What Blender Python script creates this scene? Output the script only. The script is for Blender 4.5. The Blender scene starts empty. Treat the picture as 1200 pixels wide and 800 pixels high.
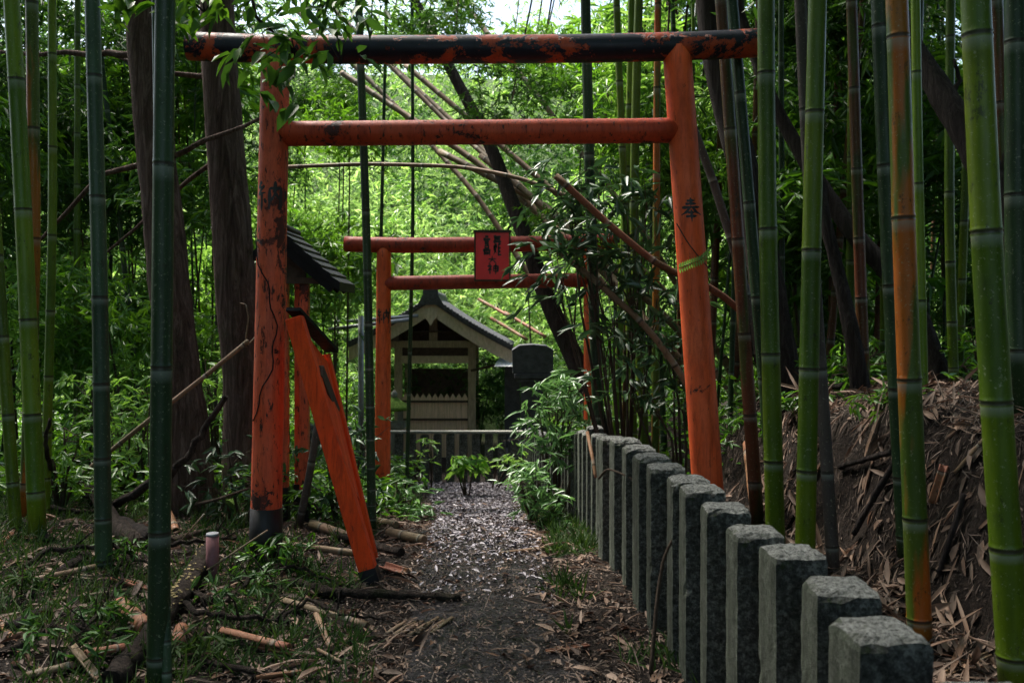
import bpy, math, random
import numpy as np
from mathutils import Vector
R = math.radians
random.seed(7); rng = np.random.default_rng(11)
SC = bpy.context.scene
COL = SC.collection
# ------------------------------------------------------------------ camera
F = 1039.0; HOR = 370.0; EYE = 1.55          # focal length in px of a 1200x800 frame, horizon row, eye height
cam_d = bpy.data.cameras.new('camera'); cam = bpy.data.objects.new('camera', cam_d); COL.objects.link(cam)
cam.location = (0, 0, EYE); cam.rotation_euler = (R(90), 0, 0)
cam_d.sensor_width = 36.0; cam_d.lens = 36.0 * F / 1200.0; cam_d.shift_y = -(400 - HOR) / 1200.0
cam_d.clip_start = 0.05; cam_d.clip_end = 500
cam_d.dof.use_dof = True; cam_d.dof.focus_distance = 4.9; cam_d.dof.aperture_fstop = 4.0
SC.camera = cam
# ------------------------------------------------------------------ world, sun, exposure
SUN_EL, SUN_AZ = 60.0, -45.0                # degrees; azimuth measured from +Y towards +X (light comes from this side)
w = bpy.data.worlds.new('World'); SC.world = w; w.use_nodes = True
nt = w.node_tree; sky = nt.nodes.new('ShaderNodeTexSky'); sky.sky_type = 'NISHITA'; sky.sun_disc = False
sky.sun_elevation = R(SUN_EL); sky.sun_rotation = R(SUN_AZ); sky.air_density = 1.2; sky.dust_density = 3.5
bg = nt.nodes['Background']; nt.links.new(sky.outputs[0], bg.inputs[0]); bg.inputs[1].default_value = 0.15
sd = bpy.data.lights.new('sun', 'SUN'); sun = bpy.data.objects.new('sun', sd); COL.objects.link(sun)
sd.energy = 5.0; sd.angle = R(14); sd.color = (1.0, 0.95, 0.86)
_az = R(SUN_AZ); _el = R(SUN_EL)
_d = Vector((math.sin(_az) * math.cos(_el), math.cos(_az) * math.cos(_el), math.sin(_el)))
sun.rotation_euler = (-_d).to_track_quat('-Z', 'Y').to_euler()
SC.view_settings.view_transform = 'Standard'; SC.view_settings.look = 'None'
SC.view_settings.gamma = 1.0; SC.view_settings.exposure = 1.3
SC.render.engine = 'CYCLES'
SC.cycles.max_bounces = 6; SC.cycles.diffuse_bounces = 4; SC.cycles.transmission_bounces = 4
SC.cycles.use_denoising = True; SC.cycles.sample_clamp_indirect = 6.0

# ------------------------------------------------------------------ helpers
def W(px, py, d):
    return Vector(((px - 600) / F * d, d, EYE - (py - HOR) / F * d))
def smooth(a, b, x):
    t = np.clip((np.asarray(x, float) - a) / (b - a), 0, 1); return t * t * (3 - 2 * t)
_lat = np.random.default_rng(5).random((256, 256))
def vnoise(x, y, s=1.0):
    x = np.asarray(x, float) / s + 100.3; y = np.asarray(y, float) / s + 57.7
    xi = np.floor(x).astype(int); yi = np.floor(y).astype(int); fx = x - xi; fy = y - yi
    fx = fx * fx * (3 - 2 * fx); fy = fy * fy * (3 - 2 * fy)
    g = lambda a, b: _lat[a % 256, b % 256]
    return (g(xi, yi) * (1 - fx) * (1 - fy) + g(xi + 1, yi) * fx * (1 - fy) + g(xi, yi + 1) * (1 - fx) * fy + g(xi + 1, yi + 1) * fx * fy) * 2 - 1
FY = [-30, 1.8, 2.12, 3.2, 4.1, 5.8, 9.3, 13.0, 60]; FX = [1.2, .95, .88, .865, .80, .66, .50, .20, .20]
def fence_x(y): return np.interp(y, FY, FX)
def gh(x, y):
    x = np.asarray(x, float); y = np.asarray(y, float)
    z = np.interp(y, [-40, 5.4, 7, 10, 13.5, 18, 28, 45, 70], [0.0, 0, -.14, -.62, -.95, -.9, 3.6, 13, 20])
    fx = fence_x(y)
    # bank right of the stone fence
    e = 1.05 + .12 * vnoise(y, x * 0 + 3, .9)
    amp = np.interp(y, [-20, 10, 16, 22], [1, 1, .8, .2])
    z = z + amp * (.16 * smooth(.15, 1.0, x - fx) + .86 * smooth(e, e + .5, x - fx) + .10 * np.clip(x - fx - 1.5, 0, 40) * smooth(1.4, 2.5, x - fx))
    # gentle rise at the left of the path
    z = z + .10 * smooth(-.9, -2.4, x) + .05 * np.clip(-x - 2.5, 0, 40)
    bk = amp * smooth(.9, 1.15, x - fx) * smooth(2.6, 1.7, x - fx)
    z = z + bk * (.10 * vnoise(x, y, .28) + .05 * vnoise(x + 7, y, .11) + .02 * vnoise(x, y + 5, .05))
    rough = smooth(.35, 1.2, np.abs(x + .25 * smooth(3, 9, y)))
    z = z + rough * (.045 * vnoise(x, y, .55) + .02 * vnoise(x, y, .17)) + .008 * vnoise(x, y, .21) + .004 * vnoise(x, y, .07)
    z = z + .35 * smooth(17, 22, y) * vnoise(x, y, 2.5)
    return z
def G(px, py, lift=0.0):
    """the point of the ground seen at this pixel"""
    ds = np.linspace(1.2, 40, 4000); X = (px - 600) / F * ds; Z = EYE - (py - HOR) / F * ds
    below = np.where(Z < gh(X, ds))[0]
    d = ds[below[0]] if len(below) else 10.0
    return Vector(((px - 600) / F * d, d, float(gh((px - 600) / F * d, d)) + lift))
OFF = {}
def tag(o, label=None, cat=None, group=None, kind=None):
    if label: o['label'] = label
    if cat: o['category'] = cat
    if group: o['group'] = group
    if kind: o['kind'] = kind
    return o
def thing(name, label, cat, loc, group=None):
    o = bpy.data.objects.new(name, None); COL.objects.link(o); o.location = loc; o.empty_display_size = .1
    OFF[o.name] = Vector(loc); return tag(o, label, cat, group)
class MB:
    def __init__(s): s.v = []; s.f = []; s.a = []; s.sm = []
    def add(s, vs, fs, at=None, smooth_=False):
        b = len(s.v); s.v += [tuple(p) for p in vs]; s.f += [tuple(i + b for i in f) for f in fs]
        s.a += list(at) if at is not None else [0.0] * len(vs); s.sm += [smooth_] * len(fs)
    def box(s, c, size, rot=None, jit=0.0, taper=(1, 1)):
        hx, hy, hz = size[0] / 2, size[1] / 2, size[2] / 2; vs = []
        for z in (-1, 1):
            for y in (-1, 1):
                for x in (-1, 1):
                    k = taper if z > 0 else (1, 1)
                    p = Vector((x * hx * k[0] + random.uniform(-jit, jit), y * hy * k[1] + random.uniform(-jit, jit), z * hz + random.uniform(-jit, jit)))
                    if rot is not None: p = rot @ p
                    vs.append(p + Vector(c))
        s.add(vs, [(0, 2, 3, 1), (4, 5, 7, 6), (0, 1, 5, 4), (2, 6, 7, 3), (0, 4, 6, 2), (1, 3, 7, 5)])
    def beam(s, a, b, wd, th, up=Vector((0, 0, 1))):
        a = Vector(a); b = Vector(b); d = (b - a); L = d.length; d.normalize()
        sx = d.cross(up)
        if sx.length < 1e-4: sx = Vector((1, 0, 0))
        sx.normalize(); u = sx.cross(d); vs = []
        for t in (a, b):
            for i, j in ((-1, -1), (1, -1), (1, 1), (-1, 1)): vs.append(t + sx * (wd / 2 * i) + u * (th / 2 * j))
        s.add(vs, [(0, 1, 2, 3), (7, 6, 5, 4), (0, 4, 5, 1), (1, 5, 6, 2), (2, 6, 7, 3), (3, 7, 4, 0)], [0, 0, 0, 0, L, L, L, L])
    def tube(s, pts, rad, n=10, at=None, caps=True, wob=0.0, oval=1.0, arc=None):
        pts = [Vector(p) for p in pts]; m = len(pts)
        if not hasattr(rad, '__len__'): rad = [rad] * m
        t0 = (pts[1] - pts[0]).normalized(); ref = Vector((0, 0, 1)) if abs(t0.z) < .9 else Vector((1, 0, 0))
        u = t0.cross(ref).normalized(); vs = []; av = []; L = 0
        for i, p in enumerate(pts):
            t = (pts[min(i + 1, m - 1)] - pts[max(i - 1, 0)]).normalized()
            u = (u - t * u.dot(t)).normalized(); q = t.cross(u)
            if i: L += (pts[i] - pts[i - 1]).length
            for k in range(n):
                a = 2 * math.pi * k / n if arc is None else arc[0] + (arc[1] - arc[0]) * k / (n - 1)
                r = rad[i] * (1 + (random.uniform(-wob, wob) if wob else 0))
                vs.append(p + (u * math.cos(a) + q * math.sin(a) * oval) * r); av.append(at[i] if at else L)
        fs = []
        for i in range(m - 1):
            for k in range(n if arc is None else n - 1):
                fs.append((i * n + k, i * n + (k + 1) % n, (i + 1) * n + (k + 1) % n, (i + 1) * n + k))
        s.add(vs, fs, av, True)
        if caps and arc is None:
            b = len(s.v) - len(vs); s.f.append(tuple(b + k for k in range(n))[::-1]); s.f.append(tuple(b + (m - 1) * n + k for k in range(n))); s.sm += [False, False]
    def mesh(s, name, off):
        me = bpy.data.meshes.new(name); me.from_pydata([(p[0] - off[0], p[1] - off[1], p[2] - off[2]) for p in s.v], [], s.f)
        me.polygons.foreach_set('use_smooth', s.sm)
        me.attributes.new('seg', 'FLOAT', 'POINT').data.foreach_set('value', s.a); return me
    def part(s, name, mat, parent, label=None):
        off = OFF[parent.name]; me = s.mesh(name, off); me.materials.append(mat)
        o = bpy.data.objects.new(name, me); COL.objects.link(o); o.parent = parent; OFF[o.name] = off
        if label: o['label'] = label
        return o
    def solo(s, name, mat, label, cat, loc, group=None, kind=None):
        me = s.mesh(name, loc); me.materials.append(mat); o = bpy.data.objects.new(name, me); COL.objects.link(o); o.location = loc
        OFF[o.name] = Vector(loc); return tag(o, label, cat, group, kind)
def bevel(o, wd, seg=2):
    m = o.modifiers.new('bevel', 'BEVEL'); m.width = wd; m.segments = seg; m.limit_method = 'ANGLE'; return o
def np_mesh(name, V, faces4, rnd):
    """V (n,3); faces4 (m,4) quads; rnd per vertex"""
    me = bpy.data.meshes.new(name); me.vertices.add(len(V)); me.vertices.foreach_set('co', V.astype(np.float32).ravel())
    m, k = faces4.shape; me.loops.add(m * k); me.loops.foreach_set('vertex_index', faces4.astype(np.int32).ravel())
    me.polygons.add(m); me.polygons.foreach_set('loop_start', np.arange(0, m * k, k, dtype=np.int32))
    me.update(calc_edges=True)
    me.attributes.new('rnd', 'FLOAT', 'POINT').data.foreach_set('value', rnd.astype(np.float32)); return me
def unit(a): return a / np.maximum(np.linalg.norm(a, axis=1, keepdims=True), 1e-6)
def leaf_arrays(P, D, N, L, Wd, fine=False, fold=.25, droop=.15):
    """P base points, D directions, N up-ish normals, L lengths, Wd widths -> verts, quads, rnd"""
    n = len(P); D = unit(D); S = unit(np.cross(D, N)); U = np.cross(S, D)
    L = np.broadcast_to(L, n)[:, None]; Wd = np.broadcast_to(Wd, n)[:, None]; r = rng.random(n)
    if not fine:
        V = np.stack([P, P + D * L * .42 + S * Wd * .5 + U * Wd * fold, P + D * L - U * L * droop, P + D * L * .42 - S * Wd * .5 + U * Wd * fold], 1)
        # two triangles folded along the midrib
        i = np.arange(n)[:, None] * 4
        Fc = np.concatenate([i + np.array([[0, 1, 2]]), i + np.array([[0, 2, 3]])]); return V.reshape(-1, 3), Fc, np.repeat(r, 4)
    m1 = P + D * L * .28 - U * L * droop * .1; m2 = P + D * L * .62 - U * L * droop * .45; tip = P + D * L - U * L * droop
    V = np.stack([P, m1 + S * Wd * .46 + U * Wd * fold, m2 + S * Wd * .40 + U * Wd * fold, tip, m2 - S * Wd * .40 + U * Wd * fold, m1 - S * Wd * .46 + U * Wd * fold, m1, m2], 1)
    i = np.arange(n)[:, None] * 8
    Fc = np.concatenate([i + np.array([[0, 0 + 1, 6]]), i + np.array([[1, 2, 7]]), i + np.array([[1, 7, 6]]), i + np.array([[2, 3, 7]]), i + np.array([[0, 6, 5]]), i + np.array([[6, 7, 4]]), i + np.array([[6, 4, 5]]), i + np.array([[7, 3, 4]])])
    return V.reshape(-1, 3), Fc, np.repeat(r, 8)
def sprays(C, rad, per, L, Wd, fine=False, down=.45, fan=5, flat=.6, twist=None):
    """bamboo-like sprays: fans of leaves at twig tips scattered round the centres C"""
    n = len(C) * per
    base = np.repeat(C, per, 0) + rng.normal(size=(n, 3)) * np.asarray(rad)
    az = rng.random(n) * 2 * math.pi; H = np.stack([np.cos(az), np.sin(az), -down + .35 * rng.normal(size=n)], 1)
    P = np.repeat(base, fan, 0); D = np.repeat(H, fan, 0) + rng.normal(size=(n * fan, 3)) * np.array([.45, .45, .28])
    P = P + unit(np.repeat(H, fan, 0)) * (rng.random((n * fan, 1)) - .5) * L * 1.1
    N = np.array([[0, 0, 1.0]]) + rng.normal(size=(n * fan, 3)) * flat
    s = .65 + .6 * rng.random(n * fan)
    return leaf_arrays(P, D, N, L * s, Wd * s, fine)
def merge(parts):
    V = []; Fc = []; Rn = []; b = 0
    for v, f, r in parts: V.append(v); Fc.append(f + b); Rn.append(r); b += len(v)
    return np.concatenate(V), np.concatenate(Fc), np.concatenate(Rn)
def leaf_obj(name, arr, mat, parent=None, loc=(0, 0, 0)):
    V, Fc, r = arr; off = OFF[parent.name] if parent is not None else Vector(loc)
    me = np_mesh(name, V - np.array(off)[None], Fc, r); me.materials.append(mat)
    o = bpy.data.objects.new(name, me); COL.objects.link(o)
    if parent is not None: o.parent = parent; OFF[o.name] = off
    else: o.location = loc
    return o

# ------------------------------------------------------------------ materials
def newmat(name):
    m = bpy.data.materials.new(name); m.use_nodes = True; t = m.node_tree; b = t.nodes['Principled BSDF']; return m, t, b
def nd(t, typ, **k):
    n = t.nodes.new(typ)
    for a, v in k.items():
        if a == 'inp':
            for i, x in v.items(): n.inputs[i].default_value = x
        else: setattr(n, a, v)
    return n
def noise(t, scale, detail=6, rough=.6, vec=None, stretch=None, dist=0):
    n = nd(t, 'ShaderNodeTexNoise', inp={'Scale': scale, 'Detail': detail, 'Roughness': rough, 'Distortion': dist})
    if vec is None:
        tc = nd(t, 'ShaderNodeTexCoord'); vec = tc.outputs['Object']
    if stretch:
        mp = nd(t, 'ShaderNodeMapping'); mp.inputs['Scale'].default_value = stretch; t.links.new(vec, mp.inputs[0]); vec = mp.outputs[0]
    t.links.new(vec, n.inputs['Vector']); return n.outputs['Fac']
def ramp(t, fac, stops, interp='LINEAR'):
    r = nd(t, 'ShaderNodeValToRGB'); cr = r.color_ramp; cr.interpolation = interp
    while len(cr.elements) < len(stops): cr.elements.new(.5)
    for e, (p, c) in zip(cr.elements, stops):
        e.position = p; e.color = (*c, 1) if len(c) == 3 else c
    t.links.new(fac, r.inputs[0]); return r.outputs[0]
def mixc(t, fac, a, b, mode='MIX'):
    m = nd(t, 'ShaderNodeMix', data_type='RGBA', blend_type=mode)
    for k, v in ((0, fac), (6, a), (7, b)):
        if hasattr(v, 'is_linked') or hasattr(v, 'links'): t.links.new(v, m.inputs[k])
        elif k == 0: m.inputs[0].default_value = v
        else: m.inputs[k].default_value = (*v, 1)
    return m.outputs[2]
def bump(t, b, h, strength=.4, dist=.01):
    n = nd(t, 'ShaderNodeBump', inp={'Strength': strength, 'Distance': dist}); t.links.new(h, n.inputs['Height']); t.links.new(n.outputs[0], b.inputs['Normal'])
def attr(t, name, typ='GEOMETRY'): return nd(t, 'ShaderNodeAttribute', attribute_name=name, attribute_type=typ).outputs['Fac']
def math_(t, op, a, b=0.0, c=None):
    m = nd(t, 'ShaderNodeMath', operation=op)
    for k, v in ((0, a), (1, b)) + (((2, c),) if c is not None else ()):
        if hasattr(v, 'links'): t.links.new(v, m.inputs[k])
        else: m.inputs[k].default_value = v
    return m.outputs[0]
def leaf_mat(name, stops, rough=.45, trans=.35, spec=.5, tcol=None, nscale=.8):
    m, t, b = newmat(name); c = ramp(t, attr(t, 'rnd'), stops)
    geo = nd(t, 'ShaderNodeNewGeometry'); nz = noise(t, nscale, 2, .5, geo.outputs['Position'])
    c = mixc(t, ramp(t, nz, [(.35, (0, 0, 0)), (.65, (1, 1, 1))]), c, mixc(t, .55, c, stops[-1][1]))
    t.links.new(c, b.inputs['Base Color']); b.inputs['Roughness'].default_value = rough; b.inputs['Specular IOR Level'].default_value = spec
    tr = nd(t, 'ShaderNodeBsdfTranslucent'); hs = nd(t, 'ShaderNodeHueSaturation', inp={'Hue': .485, 'Saturation': 1.1, 'Value': 1.7}); t.links.new(c, hs.inputs['Color']); t.links.new(hs.outputs[0], tr.inputs[0])
    mx = nd(t, 'ShaderNodeMixShader'); mx.inputs[0].default_value = trans; t.links.new(b.outputs[0], mx.inputs[1]); t.links.new(tr.outputs[0], mx.inputs[2])
    t.links.new(mx.outputs[0], t.nodes['Material Output'].inputs[0]); return m
M = {}
M['leaf_dark'] = leaf_mat('leaf_dark', [(0, (.018, .05, .014)), (.6, (.03, .085, .018)), (1, (.05, .13, .02))], .5, .3, .3)  # darker copy of the leaf colours; shade of sheltered foliage put in
M['leaf_mid'] = leaf_mat('leaf_mid', [(0, (.03, .09, .012)), (.6, (.05, .15, .018)), (1, (.10, .22, .03))], .4, .38)
M['leaf_bright'] = leaf_mat('leaf_bright', [(0, (.05, .15, .02)), (.5, (.10, .26, .03)), (.85, (.18, .36, .06)), (1, (.26, .42, .12))], .4, .42)
M['leaf_hill'] = leaf_mat('leaf_hill', [(0, (.03, .09, .015)), (.4, (.11, .27, .04)), (.8, (.26, .46, .10)), (1, (.42, .58, .24))], .3, .45, nscale=.5)  # paler copy of the leaf colours; strong hillside sunlight put in
M['leaf_gloss'] = leaf_mat('leaf_gloss', [(0, (.018, .045, .02)), (.6, (.028, .07, .026)), (1, (.04, .10, .03))], .42, .15, .5)
M['leaf_vine'] = leaf_mat('leaf_vine', [(0, (.04, .10, .03)), (.6, (.07, .17, .05)), (1, (.12, .24, .08))], .35, .3, .5)
M['grass'] = leaf_mat('grass', [(0, (.008, .026, .006)), (.6, (.018, .05, .01)), (1, (.05, .09, .02))], .6, .3, .15)
M['litter'] = leaf_mat('litter', [(0, (.012, .006, .004)), (.45, (.045, .023, .013)), (.78, (.115, .062, .036)), (.95, (.23, .14, .09)), (1, (.38, .28, .22))], .65, .08, .18, nscale=5)
M['sheen_litter'] = leaf_mat('sheen_litter', [(0, (.05, .04, .045)), (.5, (.14, .12, .135)), (.9, (.26, .235, .265)), (1, (.42, .39, .43))], .5, .0, .3, nscale=5)  # lilac-grey leaf colours imitate the sky sheen on the far path
M['chips'] = leaf_mat('chips', [(0, (.012, .008, .006)), (.5, (.032, .021, .016)), (.88, (.085, .058, .042)), (1, (.22, .17, .14))], .6, .0, .15, nscale=5)

def mat_ground():
    m, t, b = newmat('soil'); n1 = noise(t, 2.2, 8, .65); n2 = noise(t, 26, 8, .75); n3 = noise(t, 90, 4, .7)
    c = ramp(t, n1, [(.3, (.007, .005, .004)), (.5, (.019, .014, .012)), (.7, (.042, .033, .027))])
    c = mixc(t, ramp(t, n2, [(.47, (0, 0, 0)), (.7, (1, 1, 1))]), c, (.065, .048, .038)); c = mixc(t, ramp(t, n3, [(.62, (0, 0, 0)), (.74, (1, 1, 1))]), c, (.2, .165, .14))
    g_ = nd(t, 'ShaderNodeNewGeometry'); sy_ = nd(t, 'ShaderNodeSeparateXYZ'); t.links.new(g_.outputs['Position'], sy_.inputs[0]); far = ramp(t, math_(t, 'MULTIPLY', sy_.outputs[1], 1 / 30), [(.56, (0, 0, 0)), (.64, (1, 1, 1))]); c = mixc(t, far, c, (.05, .09, .02))
    t.links.new(c, b.inputs['Base Color']); t.links.new(ramp(t, n2, [(.3, (.75,) * 3), (.7, (.95,) * 3)]), b.inputs['Roughness']); b.inputs['Specular IOR Level'].default_value = .12
    s = math_(t, 'ADD', n2, math_(t, 'MULTIPLY', n3, .5)); bump(t, b, s, 1.0, .06); return m
M['soil'] = mat_ground()
def mat_bamboo(name, cols, second=None, amt=.0, rough=.28, stain=.5):
    m, t, b = newmat(name); tc = nd(t, 'ShaderNodeTexCoord'); ob = tc.outputs['Object']
    n1 = noise(t, 3.0, 5, .6, ob, (1, 1, .35)); n2 = noise(t, 60, 5, .7, ob, (1, 1, .04)); n3 = noise(t, 9, 8, .7, ob, (1, 1, .6))
    c = ramp(t, n1, [(.3, cols[0]), (.55, cols[1]), (.75, cols[2])])
    c = mixc(t, ramp(t, n2, [(.4, (0, 0, 0)), (.65, (.5, .5, .5))]), c, cols[0])
    if second:
        st = noise(t, 5.5, 3, .5, ob, (1.6, 1.6, .22))
        c = mixc(t, ramp(t, st, [(.52 - amt, (0, 0, 0)), (.60 - amt, (1, 1, 1))]), c, second)
    c = mixc(t, ramp(t, n3, [(.55, (0, 0, 0)), (.75, (stain, stain, stain))]), c, (cols[0][0] * .35, cols[0][1] * .35, cols[0][2] * .4))
    fl = math_(t, 'FLOOR', attr(t, 'seg')); wn = nd(t, 'ShaderNodeTexWhiteNoise', noise_dimensions='2D'); cmb = nd(t, 'ShaderNodeCombineXYZ'); t.links.new(fl, cmb.inputs[0]); oi = nd(t, 'ShaderNodeObjectInfo'); t.links.new(oi.outputs['Random'], cmb.inputs[1]); t.links.new(cmb.outputs[0], wn.inputs['Vector'])
    hv = nd(t, 'ShaderNodeHueSaturation'); t.links.new(c, hv.inputs['Color']); t.links.new(math_(t, 'MULTIPLY_ADD', wn.outputs['Value'], .5, .75), hv.inputs['Value']); t.links.new(math_(t, 'MULTIPLY_ADD', wn.outputs['Value'], -.03, .515), hv.inputs['Hue']); c = hv.outputs[0]
    sp_ = noise(t, 70, 5, .7, ob); c = mixc(t, ramp(t, sp_, [(.60, (0, 0, 0)), (.66, (.55,) * 3)]), c, (.26, .28, .19)); sc_ = noise(t, 16, 6, .8, ob, (1, 1, .5)); c = mixc(t, ramp(t, sc_, [(.36, (.75,) * 3), (.42, (0, 0, 0))]), c, (.014, .018, .008))
    sg = nd(t, 'ShaderNodeMath', operation='FRACT'); t.links.new(attr(t, 'seg'), sg.inputs[0])
    c = mixc(t, ramp(t, sg.outputs[0], [(0, (.85,) * 3), (.006, (.8,) * 3), (.009, (0, 0, 0)), (.93, (0, 0, 0)), (.982, (.15, .15, .15)), (.986, (.9, .9, .9)), (1, (.9, .9, .9))]), c, (.03, .028, .02))
    c = mixc(t, ramp(t, sg.outputs[0], [(0, (0, 0, 0)), (.90, (0, 0, 0)), (.974, (.42,) * 3), (.98, (0, 0, 0)), (1, (0, 0, 0))]), c, (.28, .32, .28))
    t.links.new(c, b.inputs['Base Color']); t.links.new(ramp(t, n3, [(.3, (rough,) * 3), (.7, (rough + .3,) * 3)]), b.inputs['Roughness'])
    b.inputs['Specular IOR Level'].default_value = .3; bump(t, b, n2, .25, .003); return m
M['bam_green'] = mat_bamboo('bamboo_green', [(.034, .07, .002), (.07, .12, .003), (.12, .16, .006)])
M['bam_lime'] = mat_bamboo('bamboo_lime', [(.06, .12, .006), (.11, .19, .008), (.17, .24, .018)])
M['bam_deep'] = mat_bamboo('bamboo_deep', [(.010, .026, .010), (.018, .044, .014), (.032, .065, .024)])
M['bam_blue'] = mat_bamboo('bamboo_blue', [(.02, .045, .022), (.035, .07, .034), (.06, .10, .052)])
M['bam_orange'] = mat_bamboo('bamboo_orange', [(.035, .065, .006), (.055, .09, .008), (.085, .11, .012)], (.28, .085, .008), .05)
M['bam_rust'] = mat_bamboo('bamboo_rust', [(.05, .018, .007), (.10, .035, .012), (.16, .06, .018)], (.04, .05, .01), -.02)
M['bam_grey'] = mat_bamboo('bamboo_grey', [(.04, .032, .028), (.07, .058, .05), (.11, .092, .08)], rough=.6)
M['cane_dry'] = mat_bamboo('cane_dry', [(.10, .065, .035), (.18, .12, .07), (.27, .19, .115)], rough=.5)
M['cane_pink'] = mat_bamboo('cane_orange', [(.16, .065, .035), (.27, .115, .06), (.38, .2, .12)], rough=.5)
M['cane_rust'] = mat_bamboo('cane_rust', [(.07, .03, .014), (.15, .065, .028), (.22, .12, .06)], rough=.6)
def mat_bark(name, cols, sc=6, zs=.09):
    m, t, b = newmat(name); ob = nd(t, 'ShaderNodeTexCoord').outputs['Object']
    n1 = noise(t, sc * 3.2, 10, .8, ob, (1, 1, zs), .8); n2 = noise(t, sc * .6, 6, .6, ob)
    c = ramp(t, n1, [(.32, cols[0]), (.5, cols[1]), (.68, cols[2])]); c = mixc(t, ramp(t, n2, [(.55, (0, 0, 0)), (.75, (.6, .6, .6))]), c, cols[3])
    t.links.new(c, b.inputs['Base Color']); b.inputs['Roughness'].default_value = .9; b.inputs['Specular IOR Level'].default_value = .12; bump(t, b, n1, 1.0, .09); return m
M['cedar'] = mat_bark('cedar_bark', [(.02, .012, .010), (.13, .085, .07), (.32, .235, .205), (.06, .07, .035)])
M['bark_dark'] = mat_bark('dark_bark', [(.01, .008, .008), (.045, .035, .033), (.11, .09, .083), (.03, .04, .022)])
M['log_rot'] = mat_bark('rotten_bark', [(.012, .009, .008), (.045, .034, .028), (.13, .10, .085), (.04, .05, .02)], 7, .7)
M['twig'] = mat_bark('twig_bark', [(.05, .035, .025), (.11, .08, .06), (.18, .14, .11), (.09, .07, .05)], 12)
def mat_paint(name, col, fade, under, peel=.36, spots=.62, rough=.42, vert=.35):
    m, t, b = newmat(name); ob = nd(t, 'ShaderNodeTexCoord').outputs['Object']
    n0 = noise(t, 1.6, 4, .6, ob); n1 = noise(t, 9, 9, .72, ob, (1, 1, vert)); n2 = noise(t, 40, 6, .7, ob, (1, 1, .25)); n4 = noise(t, 3.3, 14, .76, ob, None, .3)
    c = ramp(t, n0, [(.35, col), (.7, fade)]); c = mixc(t, ramp(t, n1, [(.35, (.35,) * 3), (.6, (0, 0, 0))]), c, tuple(x * .42 for x in col))
    c = mixc(t, ramp(t, n2, [(spots, (0, 0, 0)), (spots + .05, (1, 1, 1))]), c, (.03, .015, .01))
    pf = ramp(t, n4, [(peel, (1, 1, 1)), (peel + .015, (0, 0, 0))]); c = mixc(t, pf, c, under)
    gr = noise(t, 18, 10, .8, ob, (1, 1, .2)); c = mixc(t, ramp(t, gr, [(.48, (0, 0, 0)), (.68, (.7,) * 3)]), c, tuple(x * .22 + .004 for x in col)); sk = noise(t, 26, 7, .75, ob, (1, 1, .06)); c = mixc(t, ramp(t, sk, [(.55, (0, 0, 0)), (.66, (.65,) * 3)]), c, tuple(x * .35 for x in col)); bl = noise(t, 2.2, 6, .65, ob); c = mixc(t, ramp(t, bl, [(.5, (0, 0, 0)), (.7, (.4,) * 3)]), c, tuple(x * .5 for x in col))
    t.links.new(c, b.inputs['Base Color']); t.links.new(ramp(t, n1, [(.3, (rough + .25,) * 3), (.7, (rough,) * 3)]), b.inputs['Roughness'])
    h = math_(t, 'SUBTRACT', math_(t, 'MULTIPLY', n2, .3), math_(t, 'MULTIPLY', pf, .8)); b.inputs['Specular IOR Level'].default_value = .28; bump(t, b, h, .6, .006); return m
M['vermilion'] = mat_paint('vermilion_paint', (.78, .095, .018), (.70, .14, .05), (.05, .02, .015), .36)
M['vermilion_worn'] = mat_paint('worn_vermilion_paint', (.70, .085, .024), (.62, .15, .08), (.02, .014, .012), .425, .565)
M['kasagi'] = mat_paint('black_beam_paint', (.010, .010, .020), (.014, .014, .026), (.42, .06, .018), .474, .75, .3, 1)
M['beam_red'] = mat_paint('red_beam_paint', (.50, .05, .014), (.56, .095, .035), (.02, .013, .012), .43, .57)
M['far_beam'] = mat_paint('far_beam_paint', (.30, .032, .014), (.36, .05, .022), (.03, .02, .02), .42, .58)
M['base_black'] = mat_paint('black_base_paint', (.012, .011, .012), (.02, .018, .018), (.06, .04, .03), .34, .7)
M['plank_red'] = mat_paint('red_plank_paint', (.84, .06, .005), (.80, .085, .008), (.03, .012, .01), .35, .62, .6, .12)
def simple(name, col, rough=.6, var=.3, sc=12, metal=0, bmp=.3, stretch=None):
    m, t, b = newmat(name); n = noise(t, sc, 7, .68, None, stretch)
    c = ramp(t, n, [(.3, tuple(x * (1 - var) for x in col)), (.7, tuple(min(1, x * (1 + var)) for x in col))])
    t.links.new(c, b.inputs['Base Color']); b.inputs['Roughness'].default_value = rough; b.inputs['Metallic'].default_value = metal; b.inputs['Specular IOR Level'].default_value = .2 if rough > .5 else .5; bump(t, b, n, bmp, .01); return m
M['ink'] = simple('black_ink', (.012, .01, .01), .5)
M['sign_red'] = simple('sign_red', (.80, .008, .010), .35, .15, 6) if True else ('', (.62, .006, .008), .35, .15, 6)
M['dull_gold'] = simple('grey_ink', (.09, .035, .035), .5)
M['timber'] = simple('weathered_timber', (.38, .30, .21), .8, .35, 14, 0, .5, (3, 3, .5))
M['timber_pale'] = simple('pale_timber', (.55, .44, .32), .8, .25, 14, 0, .5, (2, 2, .6))
M['timber_dark'] = simple('dark_timber', (.07, .05, .038), .8, .4, 14, 0, .5)
M['board'] = simple('fence_board', (.66, .47, .34), .8, .3, 10, 0, .5, (6, 6, .4))
M['tile'] = simple('roof_tile', (.075, .075, .08), .6, .5, 20, 0, .5)
M['shingle'] = simple('dark_shingle', (.004, .004, .006), .6, .5, 18, 0, .8)
M['stone_dark'] = simple('dark_stone', (.07, .072, .078), .7, .4, 9, 0, .7)
M['stone_lantern'] = simple('pale_stone', (.22, .22, .19), .8, .4, 14, 0, .8)
M['metal_grey'] = simple('grey_metal', (.25, .26, .28), .45, .3, 8, .4, .1)
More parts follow.
